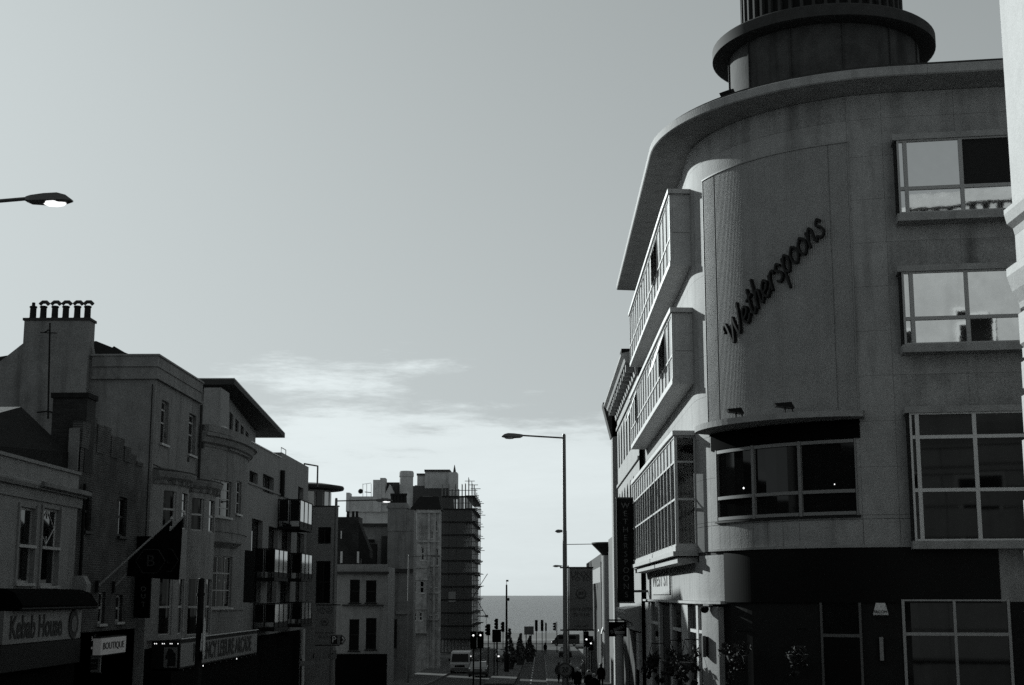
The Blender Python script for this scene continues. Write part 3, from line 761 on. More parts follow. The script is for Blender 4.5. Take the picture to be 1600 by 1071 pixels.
MB().fbox(CF, -9, 9, -.09, .03, zc_(428), b - .003).build('frieze', 'stone_white', nb)
a, b = zc_(425), zc_(492)
MB().fprof(CF, -9, 9, [(-.09, b), (.02, b), (.04, b + .1), (.14, b + .3), (.22, a - .22), (.22, a - .08), (.14, a - .02), (-.09, a)]).build('moulding', 'stone_white', nb)
ys = [494, 552, 568, 620, 688, 780, 857, 950, 1040, 1130]
for y0, y1 in zip(ys, ys[1:]):
    if y0 == 552: MB().fbox(CF, -9, 9, -.09, .03, zc_(y1) + .01, zc_(y0) - .01).build('string_course', 'stone_white', nb); continue
    z0, z1 = zc_(y1), zc_(y0)
    e = .23 * max(0, ((y0 + y1) / 2 - 590) / 480)          # each lower course stands further out
    pr = [(-.09, z0 + .004), (-.05 + e, z0 + .004), (.03 + e, z0 + .09), (.03 + e, z1 - .05), (-.05 + e, z1 - .004), (-.09, z1 - .004)]
    for ua, ub in ((-9, -4), (-4, 2.2), (2.2, 9)): MB().fprof(CF, ua + .01, ub - .01, pr).build('stone_course', 'stone_white', nb)
for (u0, u1, z0, z1) in ((2.6, 3.9, 6.6, 9.4), (5.2, 6.5, 6.6, 9.4), (2.6, 3.9, 1.2, 4), (5.2, 6.5, 1.2, 4)):
    w_ = MB().fbox(CF, u0, u1, .0, .05, z0, z1).build('window', 'frame_white', nb)
    MB().fbox(CF, u0 + .12, u1 - .12, .052, .06, z0 + .12, z1 - .12).build('pane', 'glass_dark', w_)

# ------------------------------------------------------------------ unseen terraces added round the viewpoint to cut sky light and feed reflections
def block(label, loc, x0, x1, y0, y1, z1, faces):
    t = thing('terrace', label, 'building', loc); z0 = zg(max(min(y0, 60), -60)) - 2
    MB().box(x0, x1, y0, y1, z0, z1).build('wall', 'stucco', t); MB().box(x0 - .3, x1 + .3, y0 - .3, y1 + .3, z1 + .003, z1 + .5).build('cornice', 'stucco_pale', t)
    for fr, u0, u1 in faces:
        for fl_ in range(int((z1 - .5) / 3.3)):
            u = u0 + 1
            while u < u1 - 2: 
                w_ = MB().fbox(fr, u, u + 1.2, .003, .07, .6 + 3.3 * fl_, 2.7 + 3.3 * fl_).build('window', 'frame_white', t); MB().fbox(fr, u + .1, u + 1.1, .072, .08, .7 + 3.3 * fl_, 2.6 + 3.3 * fl_).build('pane', 'glass_dark', w_); u += 2.9
block('added unseen pale terrace running back from the kebab shop behind the viewpoint', (-20, -5, zg(-5)), -26, -15.02, -45, 29.5, 7.4, [(FX(-15.02), -45, 29.5)])
block('added unseen tall pale terrace running back from the corner house behind the viewpoint', (15, -20, zg(-20)), XC + .3, 26, -50, 15.4, 12.4, [(Fr((XC + .3, 0), (0, -1), (-1, 0)), -15, 50)])
block('added unseen tall terrace along the near side of the side street', (40, 16, zg(20)), 18, 70, 6, 25, 17, [(Fr((0, 25), (-1, 0), (0, 1)), -70, -18)])
block('added unseen buildings closing the street uphill behind the viewpoint', (0, -75, zg(-60)), -45, 40, -90, -62, 15, [(Fr((0, -62), (-1, 0), (0, 1)), -40, 45)])

# ------------------------------------------------------------------ left-hand terrace
L = FX(-15)
def Yx(px, py=850): return L.uz(px, py)[0]
def body(parent, x0, x1, y0, y1, z0, z1, m='stucco', name='wall'): return MB().box(x0, x1, y0, y1, z0, z1).build(name, m, parent)
# --- kebab shop
ks = thing('kebab_shop', 'low pale two-storey shop with leaded sash windows and a dark hipped roof', 'building', (-18, 40, zg(40)))
ye = Yx(118); zp = 3.84
o1, o2 = op(L, 31, 791, 911, 53), op(L, 67, 793, 915, 91)
f = MB(); f.wall(L, 30, ye, zg(38) - .4, zp, [o1, o2], .22); f.build('front_wall', 'stucco_pale', ks)
body(ks, -24, -15.23, 30, ye - .01, zg(38) - .5, zp - .3, 'stucco')
MB().box(-15.6, -14.93, 30, ye + .02, zp + .002, zp + .1).build('coping', 'stucco_pale', ks)
zc1 = L.uz(20, 752)[1]
MB().fprof(L, 30, ye + .3, [(0, zc1 - .42), (.06, zc1 - .42), (.08, zc1 - .12), (.2, zc1 - .1), (.25, zc1), (.25, zc1 + .06), (0, zc1 + .16)]).build('cornice', 'stucco_pale', ks)
MB().fprof(L, Yx(46), ye + .3, [(.252, zc1 - .06), (.36, zc1 - .02), (.36, zc1 + .1), (.252, zc1 + .14)]).build('cornice', 'stucco', ks)
for o, rz in ((o1, .47), (o2, .47)):
    w_ = window(ks, L, o, cols=1, rz=(.49,), fm='frame_grey', fw=.07)
    MB().fbox(L, o[0] - .04, o[1] + .04, .0, .08, o[2] + (o[3] - o[2]) * .49 - .06, o[2] + (o[3] - o[2]) * .49 + .03).build('meeting_rail', 'frame_grey', w_)
    for q0, q1 in ((o[0] - .12, o[0] - .004), (o[1] + .004, o[1] + .12)): MB().fbox(L, q0, q1, .0, .05, o[2] - .1, o[3] + .1).build('architrave', 'stucco_pale', w_)
a, b, c, d = o2; c = c + (d - c) * .51; um, zm = (a + b) / 2, (c + d) / 2; ld = MB()
for p, q in (((um, d - .05), (a + .12, zm)), ((um, d - .05), (b - .12, zm)), ((um, c + .05), (a + .12, zm)), ((um, c + .05), (b - .12, zm)), ((um, d), (um, d - .3)), ((um, c), (um, c + .3)), ((a + .1, c), (a + .1, d)), ((b - .1, c), (b - .1, d)), ((a, zm), (a + .14, zm)), ((b, zm), (b - .14, zm))):
    ld.tube([L.p(p[0], -.125, p[1]), L.p(q[0], -.125, q[1])], .017, 4)
ld.build('leading', 'frame_white', w_)
A = ptY(33, 636, 44.4); B = (-15.35, ye - .1, zp + .75); Cn = (-15.35, 34, zp - .1); A2 = (-25, 44.4, A[2])
MB().add([A, B, Cn, A2, (-15.35, ye - .1, zp - .2), (-25, ye - .1, zp - .2), (-25, 33, zp - .2), (-15.35, 33, zp - .2)], [(0, 1, 2, 3), (0, 1, 4), (0, 4, 5, 3), (1, 2, 7, 4), (3, 5, 6), (4, 7, 6, 5), (2, 3, 6, 7)]).build('roof', 'slate', ks)
yk = Yx(137)
MB().fprof(L, ye - .05, ye + .4, [(0, -1.3), (.18, -1.3), (.2, -.35), (.42, -.2), (.45, .35), (.3, .62), (0, .62)]).build('console', 'stucco_pale', ks)
MB().box(-15.1, -14.93, 30, ye + .3, zg(40) - .3, -1.5).build('shopfront', 'black_matt', ks)
aw = thing('awning', 'folded black awning box above the large pale shop sign', 'awning', L.p(43, .4, -.4))
z1 = L.uz(60, 921, .5)[1]; z0 = L.uz(60, 953, .7)[1]
MB().fprof(L, 39.4, ye + .1, [(.003, z0), (.75, z0 - .02), (.8, z0 + .12), (.55, z1 - .1), (.3, z1), (.003, z1 + .02)]).build('cover', 'black_matt', aw)
MB().tube([L.p(39.3, .78, z0 + .03), L.p(ye + .15, .78, z0 + .03)], .04).build('front_bar', 'black_paint', aw)
fs_ = thing('shop_sign', 'wide pale shop fascia with big dark lettering and a round dark emblem', 'sign', L.p(43, .3, -1.4))
z1 = L.uz(60, 954, .5)[1]; z0 = L.uz(60, 1003, .5)[1]; ua, ub = L.uz(5, 980, .5)[0], L.uz(126, 980, .5)[0]
MB().fbox(L, ua, ub, .3, .5, z0, z1).build('board', 'sign_pale', fs_)
text(fs_, L, 'Kebab House', ua + (ub - ua) * .40, (z0 + z1) / 2 - .03, 1.12, .506, 'sign_dark', sx=(ub - ua) * .74 / 6.9, sz=.78, bold=.03)
ue = ua + (ub - ua) * .885
MB().tube([L.p(ue, .503, (z0 + z1) / 2), L.p(ue, .53, (z0 + z1) / 2)], .44, 20).build('emblem', 'sign_dark', fs_)
MB().tube([L.p(ue, .53, (z0 + z1) / 2), L.p(ue, .54, (z0 + z1) / 2)], .25, 14).build('emblem_ring', 'letter_dim', fs_)
MB().fbox(L, ua, ub + .2, .28, .46, z0 - .75, z0 - .02).build('shutter_box', 'dark_brown', fs_)
# --- brick house
bh = thing('brick_house', 'narrow dark brick house with a crumbling sloping parapet between the pale fronts', 'building', (-18, 49, zg(49)))
Yg = 54.6
wb = [op(L, 134, 766, 830, 143), op(L, 187, 776, 838, 198), op(L, 155, 925, 975, 164), op(L, 182, 930, 972, 191)]
zt = 5.55; yb0, yb1 = ye + .01, Yx(217)
f = MB(); f.wall(L, yb0, yb1, zg(50) - .5, 4.75, wb, .2); f.build('front_wall', 'brick_dark', bh)
zz_ = [5.62, 5.9, 5.72, 5.75, 5.5, 5.55, 5.3, 5.12, 4.9]; k = len(zz_) 
for i, z in enumerate(zz_):
    a, b = yb0 + (yb1 - yb0) * i / k, yb0 + (yb1 - yb0) * (i + 1) / k
    f = MB(); f.fbox(L, a + .002, b - .002, -.3, -.002 if i % 2 else .03, 4.753, z); f.build('parapet', 'brick_dark', bh)
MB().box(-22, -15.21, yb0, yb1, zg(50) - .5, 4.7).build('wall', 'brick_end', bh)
q0, q1 = ptY(105, 668, 45.7), ptY(117, 735, 45.7); MB().box(q0[0], q1[0], yb0 - .12, yb0 - .003, q1[2], q0[2]).build('pier', 'stucco', bh)
for o in wb: window(bh, L, o, cols=1, rows=2, fm='frame_dark' if o[2] > 1 else 'frame_grey', fw=.08)
ch = MB(); c0, c1 = ptY(82, 640, 46.4)[0], ptY(136, 640, 46.4)[0]; z1 = ptY(100, 622, 46.4)[2]
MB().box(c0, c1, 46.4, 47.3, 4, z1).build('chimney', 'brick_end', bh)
MB().box(c0 - .06, c1 + .06, 46.34, 47.36, z1 + .002, z1 + .17).build('chimney_cap', 'slate', bh)
MB().tube([L.p(ye + .35, .09, 3.6), L.p(ye + .35, .09, -.2)], .055, 6).build('downpipe', 'black_paint', bh)
MB().box(-15.16, -15.0, yb0 + .05, yb1 - .05, zg(50), -1.2).build('shopfront', 'black_matt', bh)
# signs over its shop
def front_sign(x0, x1, y0, y1, n, label, word, bm, lm, thick=.2, name='shop_sign', size=None, sx=1, fr=None, em=None):
    fr = fr or L; ua, z1 = fr.uz(x0, y0, n); ub = fr.uz(x1, y0, n)[0]; z0 = fr.uz(x0, y1, n)[1]
    s = thing(name, label, 'sign', fr.p((ua + ub) / 2, n - thick / 2, z0))
    MB().fbox(fr, ua, ub, n - thick, n, z0, z1).build('board', bm, s)
    MB().fbox(fr, ua - .03, ub + .03, n - thick - .02, n - .03, z0 - .04, z0 - .003).fbox(fr, ua - .03, ub + .03, n - thick - .02, n - .03, z1 + .003, z1 + .04).build('frame', 'black_paint', s)
    if word:
        sz = size or (z1 - z0) * .6
        text(s, fr, word, (ua + ub) / 2, (z0 + z1) / 2, sz, n + .006, lm, sx=min(2.2, (ub - ua) * .85 / (len(word) * sz * .62)) if sx == 1 else sx)
    return s, ua, ub, z0, z1
mat('sign_glow', .3, .4, emit=.035)
front_sign(158, 197, 998, 1024, .9, 'softly lit pale shop sign beside the dark brick house', 'BOUTIQUE', 'sign_glow', 'sign_dark', .25)
F48 = FY(48.2)
s, ua, ub, z0, z1 = front_sign(129, 147, 993, 1016, .0, 'small lit box sign projecting over the brick house doorway', '', 'black_gloss', 'sign_white', .15, fr=F48)
text(s, F48, 'ZBB', (ua + ub) / 2, z1 - .12, .2, .006, 'screen_lit'); text(s, F48, '7', (ua + ub) / 2, (z0 + z1) / 2 - .02, .22, .006, 'screen_lit'); MB().fbox(F48, ua + .05, ub - .03, .002, .01, z0 + .03, z0 + .1).build('strip', 'screen_lit', s)
s, ua, ub, z0, z1 = front_sign(129, 157, 1023, 1051, .0, 'square pale-framed projecting sign hung below the small lit box sign', '', 'sign_pale', 'sign_dark', .12, fr=F48)
MB().fbox(F48, ua + .06, ub - .08, .002, .008, z0 + .09, z1 - .16).build('panel', 'sign_dark', s); text(s, F48, 'Kebab', (ua + ub) / 2, (z0 + z1) / 2 + .03, .17, .014, 'letter_grey'); text(s, F48, 'takeaway', (ua + ub) / 2, (z0 + z1) / 2 - .12, .1, .014, 'letter_grey')
# flags on sloping poles
def flag(xb, yb, xt, yt, label, drop):
    b = L.uz(xb, yb, .05); Y = b[0]; p0 = (-14.95, Y, b[1]); t_ = ptY(xt, yt, Y); 
    fg = thing('flag', label, 'flag', p0, 'flags on the brick house')
    MB().tube([p0, t_], .035, 6).build('pole', 'frame_grey', fg)
    MB().lathe(t_[0], t_[1], [(.02, t_[2] - .03), (.07, t_[2] + .02), (.02, t_[2] + .1)], 8).build('finial', 'frame_grey', fg)
    MB().box(-15.0, -14.9, Y - .08, Y + .08, p0[2] - .2, p0[2] + .2).build('bracket', 'black_paint', fg)
    vs = []; nu, nv = 10, 8; zb = p0[2] + .35
    for i in range(nu + 1):
        s_ = .42 + .56 * i / nu
        x, z = p0[0] + (t_[0] - p0[0]) * s_, p0[2] + (t_[2] - p0[2]) * s_ - .04
        for j in range(nv + 1):
            zz = z + (zb - .1 * i / nu - z) * j / nv
            vs.append((x - .05 * j / nv, Y + .06 * sin(i * 1.3 + j * .4) * j / nv, zz))
    fsq = [(i * (nv + 1) + j, (i + 1) * (nv + 1) + j, (i + 1) * (nv + 1) + j + 1, i * (nv + 1) + j + 1) for i in range(nu) for j in range(nv)]
    k = len(vs); vs += [(x, y + .012, z) for x, y, z in vs]
    fsq += [tuple(q + k for q in f_[::-1]) for f_ in fsq]
    MB().add(vs, fsq).build('cloth', 'cloth_black', fg, True)
    fr = FY(Y - .1); uc = p0[0] + (t_[0] - p0[0]) * .74; zc_ = (zb + p0[2] + (t_[2] - p0[2]) * .7) / 2 - .12
    text(fg, fr, 'B', uc, zc_, .55, .0, 'flag_print')
    hx = MB()
    for i in range(6):
        a, b2 = pi / 3 * i, pi / 3 * (i + 1); hx.tube([fr.p(uc + .5 * cos(a), .0, zc_ + .45 * sin(a)), fr.p(uc + .5 * cos(b2), .0, zc_ + .45 * sin(b2))], .012, 4)
    hx.build('emblem', 'flag_print', fg)
flag(152, 917, 268, 812, 'black flag with dim hexagon emblem, on the nearer of two sloping poles', 0)
flag(178, 918, 288, 806, 'black flag with dim letter, on the further of two sloping poles', 0)
# hanging blade sign at the far end of the brick house
fy = FY(53); ua, z1 = fy.uz(209, 838); ub = fy.uz(238, 838)[0]; z0 = fy.uz(209, 966)[1]
bl = thing('blade_sign', 'black vertical blade sign with sparse letters on the dark brick house', 'sign', (ua, 53, z0))
MB().fbox(fy, max(ua, -14.98), ub, -.18, 0, z0, z1).build('panel', 'black_matt', bl)
for c, y in (('B', 855), ('O', 921), ('U', 932), ('T', 945)):
    q = fy.uz(224, y); text(bl, fy, c, q[0], q[1], .26, .004, 'letter_grey', name='letter')
for q in (z0 + .3, z1 - .4): MB().fbox(fy, -15, max(ua, -14.98) + .02, -.12, -.06, q, q + .08).build('bracket', 'black_paint', bl)
# --- arcade house (big stucco house with the six-pot chimney)
ah = thing('arcade_house', 'tall stucco house with six chimney pots, bow windows and an amusement arcade below', 'building', (-19, 58, zg(58)))
G_ = FY(Yg); zpp = ptY(234, 557, Yg)[2]; Yh = Yx(312, 640)
def gp(x, y, Y=Yg): return ptY(x, y, Y)
poly = [gp(146, 557), gp(140, 528), gp(37, 536), gp(-5, 569), gp(-60, 618), (-30, Yg, -4), (-15.004, Yg, -4), (-15.004, Yg, zpp)]
MB().prism(poly, (0, .35, 0)).build('gable_wall', 'stucco', ah)
zs1 = G_.uz(200, 589)[1]
XL = gp(146, 560)[0]
MB().box(XL, -14.9, Yg - .12, Yh, zpp - .42, zpp).build('parapet', 'stucco', ah)
MB().box(XL, -14.94, Yg - .05, Yh, zs1, zpp - .425).build('parapet', 'stucco', ah)
MB().box(XL, -14.86, Yg - .14, Yh, zs1 - .1, zs1 - .003).build('string_course', 'stucco', ah)
MB().box(XL - .06, -14.84, Yg - .18, Yh + .02, zpp + .002, zpp + .07).build('coping', 'stucco_pale', ah)
ws = [op(L, 253, 624, 693, 263), op(L, 296, 645, 710, 306)]
f = MB(); f.wall(L, Yg, Yh, zg(58) - .5, zs1 - .1, ws, .25); f.build('front_wall', 'stucco', ah)
for o in ws: window(ah, L, o, n=-.2, cols=1, rz=(.5, .8), fm='frame_grey', fw=.07)
body(ah, -25, -15.26, Yg + .36, Yh - .02, zg(58) - .5, zs1 - .1, 'stucco')
MB().prism([(-15.3, Yg + .4, zpp - .2), gp(150, 533, Yg + 1.5), (-23, Yg + .4, zpp - .2)], (0, 7.2, 0)).build('roof', 'slate', ah)
a = gp(178, 541, 56.5); MB().prism([(a[0] - .9, 56.5, zpp - .1), a, (a[0] + 1.4, 56.5, zpp - .1)], (0, 2.5, 0)).build('dormer', 'lead', ah)
c0, c1 = gp(37, 520, 54.25)[0], gp(139, 520, 54.25)[0]; zc = gp(90, 501, 54.25)[2]
MB().box(c0, c1, 54.25, 54.95, 4, zc).build('chimney_stack', 'stucco', ah)
MB().box(c0 - .05, c1 + .05, 54.19, 55.01, zc + .002, zc + .1).build('chimney_cap', 'lead', ah)
for i, x in enumerate((52, 68, 86, 103, 121, 137)):
    p = gp(x, 485, 54.6); z0 = zc + .1; r = .13
    h_ = .62
    pot = MB().lathe(p[0], 54.6, [(r * 1.25, z0), (r * 1.15, z0 + .06), (r, z0 + .1), (r * .95, z0 + h_ * .75), (r * 1.15, z0 + h_ * .78), (r * 1.15, z0 + h_ * .85), (r * .9, z0 + h_ * .88)], 12).build('chimney_pot', 'terracotta', ah, True)
    if i == 0: MB().lathe(p[0], 54.6, [(.07, z0 + h_ * .88), (.07, z0 + h_ * 1.1), (.03, z0 + h_ * 1.12)], 8).build('spigot', 'terracotta', pot)
    else:
        MB().tube([(p[0] - .16, 54.6, z0 + h_ * .98), (p[0] - .05, 54.6, z0 + h_ * 1.14), (p[0] + .1, 54.6, z0 + h_ * 1.14), (p[0] + .2, 54.6, z0 + h_ * .98)], .075, 8).build('cowl', 'lead', pot)
# bow windows running down two storeys
class Bow:
    def __init__(s, fr, uc, h, pr): s.fr, s.uc, s.h, s.pr = fr, uc, h, pr
    def p(s, u, n, z):
        t = max(-1, min(1, (u - s.uc) / s.h)); return s.fr.p(u, s.pr * (1 - abs(t) ** 2.6) + n, z)
    def segs(s, a, b): return max(1, int(abs(b - a) / .22))
def bow(parent, u0, u1, zt, zb, pr, zsplit, fm='frame_grey', hood=True):
    bf = Bow(L, (u0 + u1) / 2, (u1 - u0) / 2, pr); W_ = u1 - u0
    s = bpy.data.objects.new('bow_window', None); COL.objects.link(s); s.parent = parent
    lights = [(u0 + W_ * .1, u0 + W_ * .27), (u0 + W_ * .4, u0 + W_ * .62), (u0 + W_ * .74, u0 + W_ * .9)]
    ops = [(a, b, c, d) for a, b in lights for c, d in zsplit]
    MB().wall(bf, u0, u1, zb, zt, ops, .14).build('bow_wall', 'stucco_pale', s)
    for a, b, c, d in ops:
        MB().fbox(bf, a, b, -.12, -.10, c, d).build('pane', 'glass_dark', s)
        f = MB()
        f.fbox(bf, a, a + .05, -.099, -.05, c, d).fbox(bf, b - .05, b, -.099, -.05, c, d).fbox(bf, a + .05, b - .05, -.098, -.06, (c + d) / 2 - .04, (c + d) / 2 + .04).fbox(bf, a + .05, b - .05, -.098, -.06, c, c + .06)
        f.build('sash_frame', fm, s)
    if hood:
        MB().fprof(bf, u0 - .04, u1 + .04, [(-.3, zt), (.05, zt), (.08, zt + .12), (.24, zt + .26), (.3, zt + .42), (.3, zt + .5), (-.3, zt + .6)]).build('hood', 'stucco', s)
        MB().fprof(bf, u0 - .04, u1 + .04, [(-.25, zt + .603), (.33, zt + .503), (.33, zt + .53), (-.25, zt + .64)]).build('lead_flashing', 'lead', s)
        for i in range(8):
            u = u0 + W_ * (i + .5) / 8; MB().fbox(bf, u - .06, u + .06, .06, .2, zt + .02, zt + .13).build('bracket', 'stucco', s)
    return s
for xa, xb, yt in ((240, 283, 731), (285, 326, 745)):
    u0, zt_ = L.uz(xa, yt); u1 = L.uz(xb, yt)[0]; z1 = zt_ - .6
    zsp = [(L.uz(xa + 6, 825)[1] if xa < 260 else L.uz(xa + 6, 830)[1], z1 - .25), (L.uz(xa + 6, 992)[1], L.uz(xa + 6, 905)[1])]
    bow(ah, u0, u1, z1, L.uz(xa, 1000)[1], .75, zsp)
MB().box(-15.2, -14.98, Yg + .1, Yh, zg(58), -2.0).build('shopfront', 'black_matt', ah)
MB().tube([L.p(Yh - .1, .1, zs1 - .15), L.p(Yh - .1, .1, -1.7)], .06, 6).build('downpipe', 'lead', ah)
MB().tube([(-15.1, Yg - .04, zs1 - .3), (-15.1, Yg - .04, 2.2)], .02, 4).tube([L.p(Yg + .2, .02, 5.0), L.p(Yh - .2, .02, 4.75)], .015, 4).build('cable', 'black_paint', ah, kind='stuff')
for y, z in ((56.2, 6.2), (60.1, 5.6)): MB().fbox(L, y, y + .18, .002, .05, z, z + .18).build('vent', 'lead', ah)
ar = thing('aerial', 'thin rooftop aerial mast in front of the six-pot chimney wall', 'aerial', gp(74, 655, 53.8))
p0, p1 = gp(75, 655, 53.8), gp(78, 505, 53.8)
MB().tube([p0, p1], .035, 5).build('mast', 'black_paint', ar)
q = gp(77, 520, 53.8); MB().tube([(q[0] - .35, q[1], q[2]), (q[0] + .3, q[1], q[2] - .02)], .02, 4).tube([(q[0] - .2, q[1], q[2]), (q[0] - .03, q[1], q[2] + .1)], .03, 4).build('element', 'black_paint', ar)
q = gp(74, 643, 53.8); MB().tube([(q[0] - .5, q[1] + .3, q[2]), q, (q[0] + .2, q[1] + .6, q[2])], .03, 4).build('bracket', 'black_paint', ar)
# arcade sign: side box with bulbs and long fascia
n = 1.1; u0 = L.uz(281, 1010, n)[0]; u1, za = L.uz(402, 986, n); zb = L.uz(402, 1021, n)[1]
AS = thing('arcade_sign', 'long lit-edge fascia sign in tall dark capitals running along the arcade house', 'sign', L.p((u0 + u1) / 2, .5, zb))
MB().fbox(L, u0, u1, .02, n, zb, za).build('box', 'black_paint', AS)
MB().fbox(L, u0 + .1, u1 - .1, n + .002, n + .02, zb + .06, za - .12).build('face', 'sign_pale', AS)
text(AS, L, 'REGENCY LEISURE ARCADE', (u0 + u1) / 2 + .3, (za + zb) / 2 - .03, 1.0, n + .026, 'sign_dark', sx=(u1 - u0) * .9 / 14.6, sz=.95, bold=.03)
FS = FY(u0); x0, x1 = -14.95, -15 + n
MB().fbox(FS, x0 + .45, x1 - .08, .003, .012, zb + .06, za - .26).build('picture', 'sign_pale', AS)
q = x0 + .72; w1 = (x1 - x0 - .55)
MB().prism([FS.p(x0 + .5, .02, zb + .4), FS.p(x0 + .62, .02, za - .3), FS.p(x0 + .74, .02, za - .3), FS.p(x0 + .86, .02, zb + .62), FS.p(x1 - .14, .02, zb + .6), FS.p(x1 - .14, .02, zb + .12), FS.p(x0 + .6, .02, zb + .12), FS.p(x0 + .62, .02, zb + .4)], (0, -.01, 0)).build('emblem', 'sign_dark', AS)
for i in range(4):
    for dx in (0, .07):
        x = x0 + .08 + .3 * i + dx
        if x < x1 - .05: MB().lathe(x, u0 - .03, [(.004, za - .14), (.022, za - .12), (.004, za - .1)], 6).build('bulb', 'bulb', AS)
for i in range(14):
    u = u0 + .5 + (u1 - u0 - 1) * i / 13; q = L.p(u, n + .05, zb - .05); MB().lathe(q[0], q[1], [(.006, q[2] - .025), (.025, q[2]), (.006, q[2] + .025)], 6).build('bulb', 'bulb' if i in (3, 9) else 'banner_grey', AS)
MB().tube([L.p(u0, n + .04, za + .05), L.p(u1, n + .04, za + .05)], .03, 5).build('top_rail', 'frame_grey', AS)
# --- bow-fronted house
bf_ = thing('bow_fronted_house', 'small stucco house with a swelling front under a deep curved cornice', 'building', (-18, 67, zg(66)))
y0, y1 = Yh + .01, Yx(377); zc4 = L.uz(313, 697)[1]; B4 = Bow(L, (Yx(318) + Yx(390)) / 2 + .2, (Yx(390) - Yx(318)) / 2 + .8, .8)
B4 = Bow(L, (y0 + y1) / 2, (y1 - y0) / 2, .85)
os_ = [op(L, 345, 748, 806, 361, .8), op(L, 365, 751, 803, 372, .7), op(L, 341, 868, 950, 361, .8)]
MB().wall(B4, y0, y1, zg(66) - .5, zc4, os_, .2).build('front_wall', 'stucco', bf_)
for i, o in enumerate(os_): window(bf_, B4, o, n=-.14, cols=2 if i < 1 else 1 if i < 2 else 3, rows=4 if i == 0 else 3, fm='frame_grey', fw=.05)
MB().fprof(B4, y0 - .1, y1 + .1, [(-.9, zc4), (.04, zc4), (.06, zc4 + .1), (.22, zc4 + .18), (.3, zc4 + .4), (.42, zc4 + .45), (.42, zc4 + .58), (.1, zc4 + .66), (-.9, zc4 + .7)]).build('cornice', 'stucco', bf_)
MB().fprof(B4, y0 + .5, y1 - .5, [(-.9, zc4 + .703), (.1, zc4 + .68), (.12, zc4 + .98), (-.9, zc4 + 1.0)]).build('blocking_course', 'stucco', bf_)
for i in range(16):
    u = y0 + 2.5 + i * .27; MB().fbox(B4, u, u + .12, .065, .17, zc4 + .02, zc4 + .1).build('dentil', 'stucco_pale', bf_)
for z in (L.uz(345, 830, .8)[1], L.uz(345, 955, .8)[1]): MB().fbox(B4, y0, y1, .001, .05, z, z + .07).build('string_course', 'stucco', bf_)
hz_ = os_[2]; MB().fprof(B4, hz_[0] - .5, hz_[1] + .5, [(0, hz_[3] + .35), (.3, hz_[3] + .6), (.3, hz_[3] + .66), (0, hz_[3] + .75)]).build('window_hood', 'stucco', bf_)
body(bf_, -23, -15.3, y0, y1, zg(66) - .5, zc4 + .6, 'stucco')
MB().fbox(L, y0, y0 + .3, .02, .2, zc4 - .1, zc4 + .9).build('rainwater_head', 'lead', bf_)
MB().tube([L.p(y1 - .1, .12, zc4 - .2), L.p(y1 - .1, .12, zg(70))], .07, 6).build('downpipe', 'black_paint', bf_)
MB().box(-15.1, -14.0, Yh - 7, y1 + .2, zg(66), -2.86).build('shopfront', 'black_matt', bf_)
# --- apartment block
ab = thing('apartment_block', 'white rendered apartment block with glazed balconies and a dark overhanging penthouse roof', 'building', (-19, 82, zg(82)))
y0, y1 = y1 + .02, 91.5; ztp = L.uz(432, 713)[1]
LA = FX(-14.95)
def oa(*a): return op(LA, *a)
ops5 = [oa(390, 735, 756, 403), oa(411, 740, 768, 428), oa(466, 760, 787, 474), oa(394, 810, 943, 409), oa(420, 822, 942, 433), oa(441, 816, 945, 454), oa(464, 832, 975, 474)]
MB().wall(LA, y0, y1, -2.1, ztp, ops5, .35).build('front_wall', 'render_white', ab)
MB().wall(LA, Yx(434), y1, ztp + .003, ztp + .35, [], .2).build('parapet', 'render_white', ab)
body(ab, -26, -15.31, y0, y1, zg(82) - .5, ztp - .6, 'render_white'); MB().box(-26, -14.96, Yx(434), y1, ztp - .55, ztp + .33).build('wall', 'render_white', ab)
MB().box(-15.6, -14.9, 66.5, Yx(434), ztp + .003, ztp + .06).build('coping', 'metal_panel', ab)
MB().box(-16, -14.96, 66.5, y0 - .02, ztp - 1.2, ztp).build('parapet', 'render_white', ab)
z_s = LA.uz(386, 752)[1]; MB().fbox(LA, y0, y1, .002, .07, z_s - .1, z_s).build('string_course', 'render_white', ab)
for i, o in enumerate(ops5): window(ab, LA, o, n=-.3, cols=1 if i != 1 else 2, rows=1 if i < 3 else 2, fm='frame_dark', fw=.07, sill=False)
MB().box(-15.3, -14.9, y0, y1, zg(82), -2.103).build('shopfront', 'black_matt', ab)
# penthouse
ph0, ph1 = gp(365, 601, 75), ptY(445, 688, 101)
zr = ph0[2]; qs = [(ph0[0], 75, zr), (-24, 75, zr), (-24, 100, zr), (ph1[0], 101, zr)]
qs = [ptY(366, 603, 75), (gp(309, 600, 75)[0] - 2, 75, zr), (-26, 101, zr), (ptX(445, 688, -18.3)[0], ptX(445, 688, -18.3)[1], zr)]
qs = [(x, y, zr) for x, y, z in qs]
MB().prism(qs, (0, 0, .3)).build('roof', 'lead', ab)
MB().prism([(x, y, zr + .303) for x, y, z in [qs[0], qs[1], qs[2], qs[3]]], (0, 0, .05)).build('roof', 'metal_panel', ab)
e0 = (qs[0][0] - 1.0, 76.5); e1 = (qs[3][0] - 1.3, qs[3][1] - 4)
dx, dy = e1[0] - e0[0], e1[1] - e0[1]; Lh = sqrt(dx * dx + dy * dy); PH = Fr(e0, (dx / Lh, dy / Lh), (dy / Lh, -dx / Lh))
pw = [(1 + 3.2 * i, 3.1 + 3.2 * i, ztp + .8, zr - .7) for i in range(int((Lh - 2) / 3.2))]
MB().wall(PH, 0, Lh, ztp - .6, zr - .01, pw, .2).build('penthouse_wall', 'render_white', ab)
for o in pw: window(ab, PH, o, n=-.15, cols=2, rows=1, fm='frame_dark' if o[0] > 4 else 'frame_grey', sill=False)
